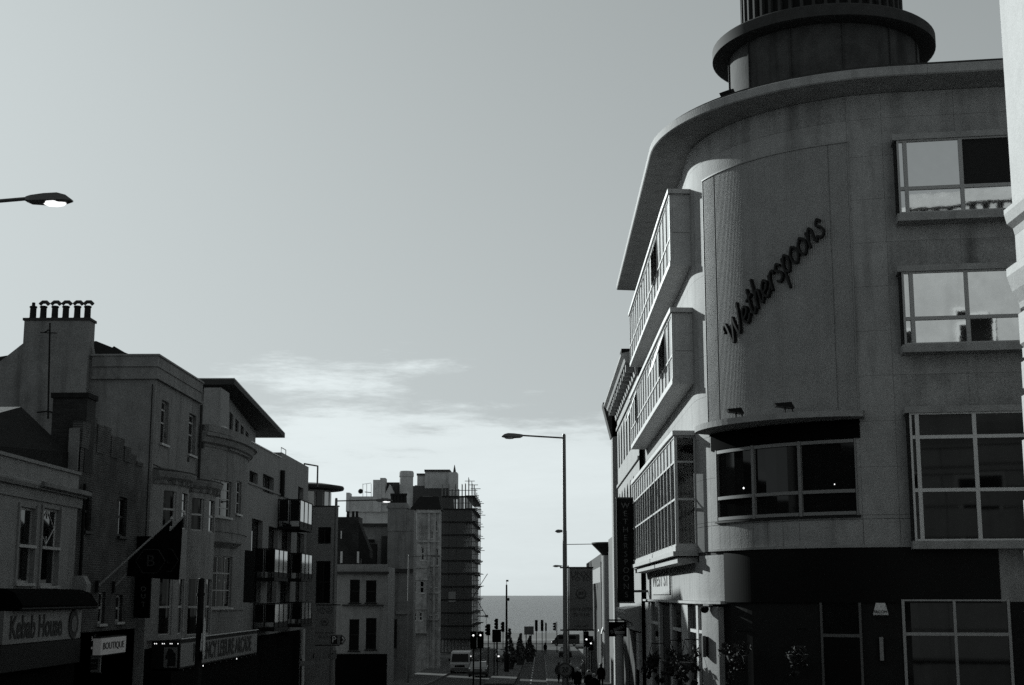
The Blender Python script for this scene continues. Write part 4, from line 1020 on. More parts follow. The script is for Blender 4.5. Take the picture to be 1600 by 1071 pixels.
MB().hexa([(e0[0] - .3, e0[1], ztp - .6), (e0[0] - 8, e0[1], ztp - .6), (e1[0] - 6, e1[1], ztp - .6), (e1[0] - .3, e1[1], ztp - .6)], [(e0[0] - .3, e0[1], zr - .02), (e0[0] - 8, e0[1], zr - .02), (e1[0] - 6, e1[1], zr - .02), (e1[0] - .3, e1[1], zr - .02)]).build('penthouse_wall', 'render_white', ab)
x0, z1 = gp(319, 606, 73.5)[0], gp(330, 606, 73.5)[2]; x1 = gp(345, 606, 73.5)[0]
MB().box(x0, x1, 73.5, 75.6, 6.4, z1).build('flank_wall', 'render_white', ab)
MB().tube([L.p(83, -.2, ztp + .4), L.p(83, -.2, ztp + .75), L.p(84.5, -.2, ztp + .75), L.p(84.5, -.2, ztp + .4)], .025, 5).build('roof_rail', 'galv', ab)
fx = [ptX(x, y, -15.3) for x, y in ((478, 722), (486, 722), (486, 752), (478, 752))]; rr_ = MB()
rr_.tube([(-15.2, 91.3, ztp), (-15.2, 91.3, ztp + .55), (-14.6, 93, ztp + .55), (-14.6, 93, ztp - .8)], .06, 5); rr_.build('ladder_frame', 'steel_grey', ab)
# glazed balconies
def balcony(xa, xb, yt, yb, npane, pr=1.15):
    u0, z1 = LA.uz(xa, yt, pr); u1 = LA.uz(xb, yt, pr)[0]; z0 = LA.uz(xa, yb, pr)[1]
    s = bpy.data.objects.new('balcony', None); COL.objects.link(s); s.parent = ab
    f = MB(); f.fbox(LA, u0, u1, .003, pr, z0 - .16, z0); f.build('slab', 'black_paint', s)
    f = MB(); f.fbox(LA, u0, u1, pr - .06, pr, z1 - .06, z1).fbox(LA, u0, u0 + .06, .003, pr - .061, z1 - .06, z1).fbox(LA, u1 - .06, u1, .003, pr - .061, z1 - .06, z1)
    for i in range(npane + 1):
        u = u0 + (u1 - u0 - .07) * i / npane; f.fbox(LA, u, u + .07, pr - .06, pr - .002, z0, z1 - .06)
    for q in (.02, pr * .5): f.fbox(LA, u0 + .001, u0 + .06, q, q + .06, z0, z1 - .06)
    f.build('railing', 'black_paint', s)
    for i in range(npane):
        a, b = u0 + (u1 - u0 - .07) * i / npane + .072, u0 + (u1 - u0 - .07) * (i + 1) / npane - .002
        MB().fbox(LA, a, b, pr - .04, pr - .025, z0 + .3, z1 - .065).build('pane', 'glass_bright', s)
        MB().fbox(LA, a, b, pr - .04, pr - .025, z0 + .02, z0 + .295).build('kick_panel', 'black_paint', s)
    for q in (.1, pr * .5 + .08): MB().fbox(LA, u0 + .02, u0 + .035, q, q + pr * .38, z0 + .3, z1 - .065).build('pane', 'glass_dark', s)
balcony(430, 451, 857, 903, 3); balcony(430, 451, 943, 982, 3); balcony(470, 489, 780, 823, 3, 1.3); balcony(472, 489, 864, 904, 3, 1.3); balcony(472, 488, 941, 976, 3, 1.3)
u0, z1 = LA.uz(379, 859, .7); u1 = LA.uz(398, 859, .7)[0]; z0 = LA.uz(379, 942, .7)[1]
MB().fbox(LA, u0, u1, .003, .7, z0, z1).build('projecting_bay', 'black_matt', ab)
MB().tube([LA.p(LA.uz(438, 760)[0], .1, LA.uz(438, 735)[1]), LA.p(LA.uz(438, 760)[0], .1, LA.uz(438, 776)[1])], .16, 8).build('flue', 'black_paint', ab)
MB().lathe(-14.5, 88, [(.17, zg(88)), (.17, -2.0)], 10).build('column', 'metal_panel', ab, True)
# --- flank block with rooftop pavilion
fk = thing('flank_block', 'plain pale flank block with square windows and a rounded rooftop pavilion', 'building', (-18, 98, zg(98)))
K = FY(92); ztk = K.uz(500, 792)[1]; xr = K.uz(527, 850)[0]
ok_ = [op(K, 497, 824, 850, 517), op(K, 494, 877, 943, 516)]
MB().wall(K, -16.5, xr, zg(95) - .5, ztk, ok_, .22).build('front_wall', 'render_white', fk)
for o in ok_: window(fk, K, o, n=-.18, cols=2, rows=1 if o[2] > 2 else 2, fm='frame_dark', fw=.08, sill=False)
zb_ = zg(98) - .5; fp = [(-24, 92.23), (xr - .003, 92.23), (-15.6, 105), (-24, 105)]; MB().hexa([(x, y, zb_) for x, y in fp], [(x, y, ztk - .02) for x, y in fp]).build('wall', 'render_white', fk)
MB().box(-16.5, xr + .05, 91.95, 92.4, ztk + .003, ztk + .07).build('coping', 'lead', fk)
pc = ptY(492, 760, 97); zp1 = ptY(500, 768, 97)[2]
MB().lathe(-16.2, 97, [(1.9, ztk - .1), (1.9, zp1 + .02)], 28).build('pavilion_wall', 'render_white', fk, True)
for i in range(7):
    a = radians(-125 + 20 * i); ca, sa = cos(a), sin(a)
    MB().hexa([(-16.2 + r * ca - s_ * sa, 97 + r * sa + s_ * ca, ztk + .1) for r, s_ in ((1.88, -.24), (1.93, -.24), (1.93, .24), (1.88, .24))], [(-16.2 + r * ca - s_ * sa, 97 + r * sa + s_ * ca, zp1 - .1) for r, s_ in ((1.88, -.24), (1.93, -.24), (1.93, .24), (1.88, .24))]).build('window', 'glass_bright' if i % 2 else 'glass_dark', fk)
MB().lathe(-16.2, 97, [(1.8, zp1 + .03), (2.75, zp1 + .08), (2.8, zp1 + .2), (2.75, zp1 + .32), (1.6, zp1 + .5), (.1, zp1 + .6)], 40).build('pavilion_roof', 'lead', fk, True)
# --- low cream house on the corner
lc = thing('corner_shop', 'low pale flat-fronted house with four dark windows beyond the flank block', 'building', (-14, 112, zg(112)))
K2 = FY(110); xa, ztc = K2.uz(532, 882); xb = K2.uz(606, 890)[0]
oc = [op(K2, 547, 906, 942, 562), op(K2, 572, 907, 942, 588), op(K2, 546, 968, 1017, 561), op(K2, 572, 966, 1015, 588)]
MB().wall(K2, xa - 2, xb, zg(110) - .4, ztc, oc, .2).build('front_wall', 'stucco_pale', lc)
for o in oc: window(lc, K2, o, n=-.15, cols=1, rows=2, fm='frame_dark', fw=.07)
zk = K2.uz(570, 896)[1]; MB().fbox(K2, xa - 2, xb + .1, .002, .3, zk - .08, zk + .12).build('cornice', 'lead', lc)
zk = K2.uz(570, 945)[1]; MB().fbox(K2, K2.uz(535, 945)[0], K2.uz(600, 945)[0], .002, .22, zk - .1, zk).build('sill_band', 'lead', lc)
body(lc, xa - 2, xb - .003, 110.21, 115.4, zg(112) - .4, ztc - .2, 'stucco_pale')
zk = K2.uz(570, 1020)[1]; MB().fbox(K2, xa - 2, xb + .05, .002, .2, zg(110), zk - .1).build('shopfront', 'black_matt', lc)
# --- dark brick chimney block and dark roof behind it
db = thing('dark_brick_house', 'black-looking brick house back with pots and two slit windows behind the low pale house', 'building', (-15.5, 114, zg(114)))
K3 = FY(113); xa, z1 = K3.uz(531, 808); xb = K3.uz(561, 808)[0]
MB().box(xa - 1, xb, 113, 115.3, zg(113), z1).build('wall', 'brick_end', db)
MB().prism([(xb + .003, 113, z1 - 3.2), (xb + .003, 113, z1 - .5), (xb + .9, 113, z1 - 2.6), (xb + .9, 113, z1 - 3.2)], (0, 2, 0)).build('lean_to', 'slate', db)
for x in (541, 549, 555): q = K3.uz(x, 805); MB().lathe(q[0], 114, [(.13, z1), (.11, z1 + .4), (.14, z1 + .5)], 8).build('chimney_pot', 'terracotta', db)
for x0, x1, y0_, y1_ in ((532, 535, 862, 880), (532.5, 534, 830, 842), (558, 561, 862, 880)): a, b = K3.uz(x0, y0_), K3.uz(x1, y1_); MB().fbox(K3, a[0], b[0], .002, .03, b[1], a[1]).build('window', 'sign_white', db)  # white paint stands in for the light in these slits
# --- plain gable house with chimney stack
gh = thing('gable_house', 'tall plain pale gable end with a broad chimney stack', 'building', (-15, 140, zg(140)))
K4 = FY(135)
def k4(x, y): return K4.uz(x, y)
def pbox(fr, x0, x1, y0, y1, dep, name, m, parent, yb=None):
    a, z1 = fr.uz(x0, y0); b, _ = fr.uz(x1, y0); z0 = fr.uz(x0, y1)[1]
    return MB().fbox(fr, a, b, -dep, 0, z0, z1).build(name, m, parent)
pbox(K4, 606, 647, 812, 1080, 2.5, 'gable_wall', 'stucco', gh)
pbox(FY(134.9), 606, 635, 786, 830, 2.6, 'chimney_stack', 'stucco', gh); pbox(FY(134.8), 604, 637, 790, 794, 2.8, 'chimney_cap', 'stucco', gh)
pbox(FY(134.95), 634, 647, 797, 830, 2, 'chimney_shoulder', 'stucco', gh)
for x in (611, 616, 621, 626, 631): q = K4.uz(x, 780); z0 = K4.uz(x, 786)[1]; MB().lathe(q[0], 136, [(.2, z0), (.16, z0 + .7), (.22, z0 + .8), (.22, z0 + .95)], 8).build('chimney_pot', 'terracotta', gh)
pbox(FY(136.5), 561, 607, 822, 1080, 1.4, 'rear_wall', 'stucco', gh); pbox(FY(136.2), 561, 607, 818, 822.5, 5.4, 'coping', 'lead', gh)
pbox(FY(136), 596, 606, 838, 900, .3, 'duct', 'lead', gh); pbox(FY(136), 575, 585, 843, 848, .3, 'vent', 'black_paint', gh)
pbox(FY(134), 562, 588, 850, 882, 1, 'lean_to', 'slate', gh)
a_, z_ = K4.uz(640, 893); pbox(FY(134.6), 606, 645, 889, 894, .4, 'string_course', 'lead', gh)
pbox(FY(134.8), 619, 641, 955, 960, .2, 'string_course', 'stucco_pale', gh); pbox(FY(134.8), 612, 620, 968, 1012, .2, 'door', 'black_paint', gh)
MB().box(-26, -17.6, 124, 138, zg(124) - .5, 3.0).build('rear_block', 'stucco', gh); MB().box(-26, -15.3, 138, 147, zg(138) - 1, 6.3).build('rear_block', 'stucco', gh)  # both unseen, added to keep the low sun off the street
# --- ornate bay house
oh = thing('ornate_bay_house', 'ornate pale narrow house with stacked bay windows and a dark hipped roof', 'building', (-13, 170, zg(165)))
K5 = FY(160)
ops_ = [op(K5, 673, 826 + 5, 842, 677), op(K5, 681, 858, 885, 685), op(K5, 658, 855, 876, 663), op(K5, 667, 855, 876, 671), op(K5, 658, 822, 838, 662), op(K5, 681, 895, 918, 684), op(K5, 681, 936, 960, 684), op(K5, 672, 893, 917, 675), op(K5, 672, 936, 961, 675), op(K5, 678, 815, 830, 683)]
xa, z1 = K5.uz(652, 797); xb = K5.uz(687, 797)[0]
MB().wall(K5, xa, xb, zg(160) - .4, z1, ops_, .3).build('front_wall', 'carved_stone', oh)
for o in ops_: window(oh, K5, o, n=-.25, rows=2, panes=False, fm='frame_white', fw=.1)
for y in (846, 884, 926, 968): z = K5.uz(670, y)[1]; MB().fbox(K5, xa - .05, xb + .1, .165, .24, z - .12, z + .08).build('string_course', 'carved_stone', oh)
body(oh, xa, xb - .01, 160.35, 163, zg(168) - .4, z1 - .1, 'carved_stone')
r0, r1 = K5.uz(640, 797)[0], K5.uz(690, 797)[0]; t0, zt_ = K5.uz(655, 775); t1 = K5.uz(684, 775)[0]
MB().hexa([(r0, 159.6, z1), (r1, 159.6, z1), (r1, 164, z1), (r0, 164, z1)], [(t0, 161.2, zt_), (t1, 161.2, zt_), (t1, 162.6, zt_), (t0, 162.6, zt_)]).build('roof', 'slate', oh)
MB().fbox(K5, xa - .1, xb + .15, .002, .3, z1 - .35, z1 - .002).build('cornice', 'carved_stone', oh)
MB().box(-26, -15.7, 166.01, 214, zg(166) - 1, 7.0).build('rear_block', 'stucco', oh)  # unseen mass added to stop sun reaching the street beyond the gap
bx0, bz1 = K5.uz(643, 885); bx1 = K5.uz(668, 885)[0]; bz0 = K5.uz(643, 990)[1]
BB = Fr((0, 158.9), (1, 0), (0, -1))
ob = [op(BB, 646, 908, 926, 651), op(BB, 656, 908, 927, 663), op(BB, 646, 958, 970, 651), op(BB, 655, 957, 970, 660)]
MB().wall(BB, bx0, bx1, bz0, bz1, ob, .2).build('bay_wall', 'carved_stone', oh)
for o in ob: window(oh, BB, o, n=-.15, rows=2, panes=False, fm='frame_white', fw=.08)
MB().box(bx0, bx1 - .01, 159.12, 159.99, bz0, bz1).build('bay_wall', 'carved_stone', oh)
for y in (886, 905, 951, 988): z = BB.uz(650, y)[1]; MB().fbox(BB, bx0 - .1, bx1 + .1, .002, .18, z - .12, z + .1).build('string_course', 'carved_stone', oh)
for x in (670, 679, 687): a = K5.uz(x, 850)[0]; MB().fbox(K5, a - .14, a + .14, .004, .16, zg(160), z1 - .36).build('pilaster', 'carved_stone', oh)
for i in range(9): a = K5.uz(654 + i * 1.8, 830)[0]; MB().fbox(K5, a, a + .07, .003, .1, K5.uz(654, 850)[1], K5.uz(654, 815)[1]).build('rib', 'carved_stone', oh)

# ------------------------------------------------------------------ the big hotel under scaffolding
ht = thing('seafront_hotel', 'big old hotel with chimneys, gables and slate roofs at the end of the street', 'building', (-18, 240, zg(240)))
mat('hotel_stone', .42, .85, .5, .15, 0, .2); mat('hotel_slate', .04, .8, .8, .2)
def H(Y): return FY(Y)
pbox(H(232), 546, 737, 797, 1045, 26, 'wall', 'hotel_stone', ht)
pbox(H(231.6), 541, 610, 776, 800, 20, 'parapet_wall', 'hotel_stone', ht)
pbox(H(231), 541, 546, 770, 800, 3, 'chimney', 'hotel_stone', ht)
q = H(234); 
def hprism(x0, x1, yb, yt, Y, dep, name, m, inset=(0, 0), parent=None):
    f_ = FY(Y); a, zb = f_.uz(x0, yb); b, _ = f_.uz(x1, yb); z1 = f_.uz(x0, yt)[1]; c = f_.uz(x0 + inset[0], yt)[0]; d = f_.uz(x1 - inset[1], yt)[0]
    return MB().hexa([(a, Y, zb), (b, Y, zb), (b, Y + dep, zb), (a, Y + dep, zb)], [(c, Y + dep * .45, z1), (d, Y + dep * .45, z1), (d, Y + dep * .55, z1), (c, Y + dep * .55, z1)]).build(name, m, parent or ht)
hprism(604, 702, 799, 755, 232.3, 14, 'roof', 'hotel_slate', (0, 1)); hprism(640, 702, 790, 754, 236, 14, 'roof', 'hotel_slate', (3, 0))
def gable(x0, xm, x1, yb, yt, Y, dep, name, m):
    f_ = FY(Y); a = f_.uz(x0, yb); b = f_.uz(xm, yt); c = f_.uz(x1, yb)
    MB().prism([(a[0], Y, a[1]), (b[0], Y, b[1]), (c[0], Y, c[1])], (0, dep, 0)).build(name, m, ht)
gable(614, 631, 644, 797, 757, 231.5, 8, 'gable', 'hotel_stone') if False else gable(594, 609, 624, 788, 757, 231.4, 8, 'gable', 'hotel_stone')
pbox(H(233.5), 597, 626, 754, 790, 5, 'roof', 'hotel_slate', ht)
pbox(H(231.2), 583, 596, 750, 800, 3, 'chimney', 'hotel_stone', ht); pbox(H(231.3), 594, 602, 747, 778, 2.6, 'chimney', 'hotel_stone', ht)
a = FY(231).uz(621, 790); b = FY(231).uz(645, 735); r_ = (b[0] - a[0]) / 2
MB().lathe(a[0] + r_, 233, [(r_ * .92, a[1] - 3), (r_ * .92, b[1] - 1), (r_, b[1] - .9), (r_, b[1] - .3), (r_ * .9, b[1])], 20).build('round_chimney', 'hotel_stone', ht, True)
pbox(H(238), 664, 702, 736, 775, 4, 'chimney', 'hotel_stone', ht); pbox(H(237.6), 663, 703, 734, 737, 4.8, 'chimney_cap', 'hotel_slate', ht); pbox(H(239), 652, 665, 742, 775, 3, 'chimney', 'hotel_stone', ht); pbox(H(238.7), 651, 665, 740, 743, 3.6, 'chimney_cap', 'hotel_slate', ht)
pbox(H(233), 701, 714, 738, 778, 4, 'chimney', 'hotel_stone', ht)
MB().lathe(FY(233).uz(709, 740)[0], 235, [(.3, FY(233).uz(709, 741)[1]), (.2, FY(233).uz(709, 733)[1]), (.04, FY(233).uz(709, 725)[1])], 8).build('finial', 'hotel_slate', ht)
ae = MB()
for x in (567, 573, 580): q0, q1 = H(234).uz(x, 778), H(234).uz(x, 756); ae.tube([(q0[0], 234, q0[1]), (q1[0], 234, q1[1])], .035, 4)
q0, q1 = H(234).uz(567, 757), H(234).uz(580, 755); ae.tube([(q0[0], 234, q0[1]), (q1[0], 234, q1[1])], .03, 4); q0, q1 = H(234).uz(570, 769), H(234).uz(580, 770); ae.tube([(q0[0], 234, q0[1]), (q1[0], 234, q1[1])], .06, 4)
ae.build('aerial_frame', 'black_paint', ht, kind='stuff'); q0 = H(233).uz(563, 768); MB().tube([(q0[0], 233, q0[1]), (q0[0] + .1, 232.8, q0[1])], .4, 14).build('dish', 'black_paint', ht)
dm_ = pbox(H(231.2), 661, 676, 776, 787, 5, 'dormer', 'sign_white', ht)
for x in (664.5, 668.5, 672.5): pbox(H(231.1), x, x + 2, 778, 786, .05, 'window', 'glass_dark', ht)
rr = MB()
random.seed(3)
for i in range(5):
    for j in range(3):
        x = 555 + i * 12; y = 850 + j * 30
        pbox(H(231.9), x, x + 5, y, y + 16, .05, 'window', 'glass_dark', ht)
for x in (612, 616): pbox(H(231.5), x - 3, x, 792, 796, .2, 'skylight', 'sign_white', ht)
# scaffolding
sc = thing('scaffolding', 'netted scaffolding wrapped round the corner of the big seafront hotel', 'scaffolding', (-13, 230, zg(230)))
S1 = FY(230.3); xa = S1.uz(690, 850)[0]; xb = S1.uz(737, 850)[0]; z0 = zg(230); z9 = S1.uz(720, 772)[1]
po, le, bo = MB(), MB(), MB()
nx = 9; lifts = []; z = z0
while z < z9: lifts.append(z); z += 2.05
for i in range(nx + 1):
    x = xa + (xb - xa) * i / nx; top = z9 + (.8 if i % 2 else 1.6)
    if i >= nx - 2: top += .9
    for Y in (230.3, 231.6): po.tube([(x, Y, z0), (x, Y, top)], .06, 5)
for i in range(6):
    for X in (xb, xb + .0): po.tube([(xb + .35, 230.3 + i * 5, z0), (xb + .35, 230.3 + i * 5, z9 + 1.5 - .3 * i)], .06, 5)
for k, z in enumerate(lifts):
    le.tube([(xa - .3, 230.25, z + 1), (xb + .7 + random.random() * .6, 230.25, z + 1)], .05, 4).tube([(xa - .3, 230.25, z), (xb + .8 + random.random(), 230.25, z)], .06, 4)
    le.tube([(xb + .38, 229.6, z + .5), (xb + .38, 256, z + .5)], .05, 4)
    for i in range(5): le.tube([(xb - 1, 231 + i * 5, z + .2), (xb + .7 + random.random() * .7, 231 + i * 5, z + .2)], .05, 4)
    bo.box(xa, xb + .45, 230.35, 231.5, z - .1, z - .02).box(xb - .9, xb + .45, 231.7, 256, z - .1, z - .02)
for i in range(5): le.tube([(xa + i * 1.2, 230.2, lifts[i]), (xa + i * 1.2 + 2.6, 230.2, lifts[min(i + 2, len(lifts) - 1)])], .05, 4)
for q in ((738, 752), (743, 758), (747, 764)):
    p = S1.uz(*q); le.tube([(p[0] - 1.2, 230.3, p[1]), (p[0] + .4, 230.3, p[1])], .05, 4); le.tube([(p[0] - .6, 230.3, z9), (p[0] - .6, 230.3, p[1] + .6)], .05, 4)
for mb, nm, m in ((po, 'scaffold_poles', 'steel_grey'), (le, 'ledgers', 'steel_grey'), (bo, 'scaffold_boards', 'dark_brown')): mb.build(nm, m, sc, kind='stuff')
for k, z in enumerate(lifts[1:-1]):
    for i in range(4):
        a, b = xa + (xb - xa) * i / 4, xa + (xb - xa) * (i + 1) / 4
        if (k, i) in ((7, 3), (8, 3), (5, 3)): continue
        MB().box(a + .03, b - .03, 230.12, 230.14, z + .02, z + 2.0).build('netting', 'netting', sc)
for k, z in enumerate(lifts[1:]): MB().box(xa, xb + .5, 230.0, 230.06, z - .1, z + .1).build('toe_board', 'dark_brown', sc); MB().box(xb + .47, xb + .52, 230.1, 250, z - .1, z + .1).build('toe_board', 'dark_brown', sc)
p = S1.uz(701, 925); q = S1.uz(712, 941); MB().box(p[0], q[0], 230.0, 230.08, q[1], p[1]).build('notice_board', 'sign_pale', sc)
# hoist arm on the scaffold
p0, p1 = S1.uz(746, 963), S1.uz(760, 963); MB().tube([(p0[0], 230, p0[1]), (p1[0], 230, p1[1])], .1, 5).tube([(p0[0], 230, p0[1] + 2.4), (p1[0], 230, p1[1])], .05, 4).box(p1[0] - .2, p1[0] + .3, 229.8, 230.2, p1[1] - .2, p1[1] + .2).tube([p1[:1] + (230,) + (p1[1],), p1[:1] + (230,) + (p1[1] - 1.6,)], .03, 4).build('hoist', 'steel_grey', sc)

# ------------------------------------------------------------------ right-hand side beyond the pub
def R(X): return FXR(X)
def yr(fr, px, py=800, n=0): return fr.uz(px, py, n)[0]
cb = thing('classical_house', 'sunlit pale classical house with tall arched windows and a bracketed cornice', 'building', (8, 71, zg(71)))
RR = R(4.35); ua, ub = -80.0, -62.6; zt = ptX(952, 628, 3.55)[2] 
zt = 10.2
ops_ = []
for i in range(6):
    u = ub - 3.4 - i * 2.35
    ops_ += [(u - 1.25, u, 6.9, 9.0), (u - 1.25, u, 3.2, 5.5)]
MB().wall(RR, ua, ub, zg(71) - .4, zt, ops_, .22).build('front_wall', 'stone', cb)
for o in ops_:
    MB().fbox(RR, o[0], o[1], -.22, -.18, o[2], o[3]).build('pane', 'glass_dark', cb)
    c = (o[0] + o[1]) / 2; r_ = (o[1] - o[0]) / 2; k = 8
    pts = [RR.p(c + r_ * cos(pi * i / k), .002, o[3] - .62 + r_ * sin(pi * i / k)) for i in range(k + 1)]
    for sgn_ in (0, 1):
        half = pts[:k // 2 + 1] if sgn_ == 0 else pts[k // 2:]
        MB().prism([RR.p(o[1] if sgn_ == 0 else o[0], .002, o[3])] + half, (.16, 0, 0)).build('arch', 'stone', cb)
MB().fprof(RR, ua, ub - .02, [(0, zt - .5), (.1, zt - .5), (.14, zt - .1), (.55, zt + .05), (.6, zt + .2), (.75, zt + .3), (.75, zt + .42), (0, zt + .6)]).build('cornice', 'stone', cb)
for i in range(13):
    u = ua + .8 + i * 1.3; MB().fbox(RR, u, u + .35, .14, .5, zt - .3, zt + .02).build('bracket', 'stone', cb)
MB().fbox(RR, ua, ub, .002, .08, 5.9, 6.05).fbox(RR, ua, ub, .002, .08, zt - 1.1, zt - .95).build('string_course', 'stone', cb)
MB().box(4.6, 14, 62.65, 80, zg(71) - .4, zt + .3).build('wall', 'stone_grey', cb)
MB().prism([(4.6, 62.9, zt + .62), (8, 62.9, zt + 1.7), (12, 62.9, zt + .62)], (0, 17, 0)).build('roof', 'slate', cb)
a = ptY(971, 545, 70); b = ptY(986, 545, 70); MB().box(a[0], b[0], 70, 71.4, zt, a[2]).build('chimney', 'slate', cb)
MB().fprof(RR, -70, -62.9, [(.002, -1.55), (.3, -1.5), (.35, -1.2), (.62, -1.05), (.72, -.75), (.72, -.6), (.002, -.45)]).build('shop_cornice', 'stone_white', cb)
for z in (-3.2, -2.8, -2.4, -2.0): MB().fbox(RR, -64.6, -62.9, .002, .12, z + .01, z + .39).build('quoin', 'stone_white', cb)
MB().fbox(RR, ua, -70.1, .002, .12, zg(72), -1.2).build('shopfront', 'black_paint', cb)
MB().fbox(RR, -70, -64.7, .002, .1, zg(70), -1.6).build('shopfront', 'black_paint', cb)
q = ptX(971, 1030, 3.6); MB().lathe(3.55, q[1], [(.16, zg(66)), (.16, -1.75), (.22, -1.7), (.22, -1.6)], 12).build('column', 'stone_white', cb, True)
# hanging sign on bracket
fy = FY(67.5); ua, z1 = fy.uz(951, 972); ub = fy.uz(979, 972)[0]; z0 = fy.uz(951, 995)[1]
hs = thing('hanging_sign', 'small black hanging sign with slanting pale word over the right pavement', 'sign', ((ua + ub) / 2, 67.5, z0))
MB().fbox(fy, ua, ub, -.1, 0, z0, z1).build('board', 'black_matt', hs)
MB().tube([(ua - .05, 67.55, z1 + .08), (4.4, 67.55, z1 + .08)], .035, 5).tube([(4.3, 67.55, z1 + .06), (4.34, 67.55, z0 - .3)], .04, 5).build('bracket', 'black_paint', hs)
text(hs, fy, 'SUBWAY', (ua + ub) / 2, (z0 + z1) / 2, .24, .004, 'frame_grey', rot=.42, sx=.75)
# house with splayed overhanging roof
oe = thing('eaves_house', 'narrow grey house end under a dark splayed overhanging roof beyond the classical house', 'building', (8, 96, zg(96)))
a = ptY(957, 700, 81); zt = ptY(960, 650, 81)[2]; z8 = ptY(960, 629, 81)[2]
MB().box(a[0], 13, 81, 82.6, zg(81) - .4, z8 - .3).build('wall', 'stone_grey', oe)
b = ptY(942, 629, 81); c = ptY(957, 683, 81)
MB().prism([(b[0], 81, z8), (13, 81, z8), (13, 81, zt), (a[0] - .004, 81, c[2]), (a[0] - .06, 81, c[2]), (b[0], 81, z8 - .12)], (0, 1.5, 0)).build('eaves', 'lead', oe)
MB().box(5.7, 14, 82.61, 121, zg(97) - 1, 4.6).build('rear_block', 'banner_dark', oe)
Ro = R(5.7)
for i in range(5):
    u = -86.0 - i * 6.5; w_ = MB().fbox(Ro, u - 1.4, u, .003, .05, 1, 3).build('window', 'frame_white', oe); MB().fbox(Ro, u - 1.3, u - .1, .052, .06, 1.1, 2.9).build('pane', 'glass_dark', w_)
# round-cornered house further down
rh = thing('round_corner_house', 'pale house with a rounded end under a dark bowl-shaped cornice far down the right side', 'building', (9, 140, zg(140)))
p = ptY(949, 880, 122); r_ = 1.0; cx = ptY(941, 880, 122)[0] + r_
z1, z0 = ptY(945, 868, 122)[2], ptY(945, 900, 122)[2]
MB().lathe(cx, 123, [(r_, z0 - 9), (r_, z1)], 28).build('round_wall', 'stone', rh, True)
MB().lathe(cx, 123, [(r_ * .95, z1), (r_ * 1.15, z1 + .25), (r_ * 1.7, z1 + .8), (r_ * 1.85, z1 + .95), (r_ * 1.85, z1 + 1.1), (.2, z1 + 1.15)], 32).build('cornice', 'lead', rh, True)
MB().box(cx + .02, 16, 122.2, 215, zg(150) - 3, z1 - .4).build('wall', 'stone_grey', rh)
MB().box(cx + .6, 16, 123, 215, z1 - .38, z1 + 1.3).build('parapet', 'lead', rh)
MB().prism([(cx - r_ - .02, 124, z0 - .5), (cx - r_ - .02, 160, z0 - .5), (cx - r_ - .02, 160, zg(160)), (cx - r_ - .02, 124, zg(124))], (.9, 0, 0)).build('shopfront', 'dark_brown', rh)
for y, x_ in ((122.5, .1), (123.4, 0), (131, 0)): MB().tube([(cx - r_ - x_, y, zg(y)), (cx - r_ - x_, y, -3.2), (cx - r_ + .3, y + 1, -1.9), (cx - r_ + .3, y + 1, z1 - .3)], .07, 6).build('downpipe', 'galv', rh)
for i in range(6): w_ = MB().box(cx - .03, cx + .05, 126 + 6 * i, 128 + 6 * i, -1.5, .6).build('window', 'frame_white', rh)
q0, q1 = ptY(886, 851, 122), (cx - 1.5, 122, z1 + .95)
tag(MB().tube([q0, q1], .03, 4).build('span_wire', 'black_paint'), 'thin dark wire running from the round cornice out over the street', 'wire')
fh = thing('seafront_house', 'dark low building at the far right corner by the seafront crossing', 'building', (10, 236, zg(236)))
a = ptY(938, 985, 228); MB().box(a[0], 30, 228, 258, zg(240) - .4, a[2] + 3.2).build('wall', 'stone_grey', fh); MB().box(a[0] - .2, 30, 227.8, 258.2, a[2] + 3.2, a[2] + 3.5).build('roof', 'lead', fh)
for i in range(3): MB().box(a[0] + .6 + 2.2 * i, a[0] + 1.8 + 2.2 * i, 227.95, 228.05, zg(228) + 1, zg(228) + 3).build('window', 'glass_dark', fh)

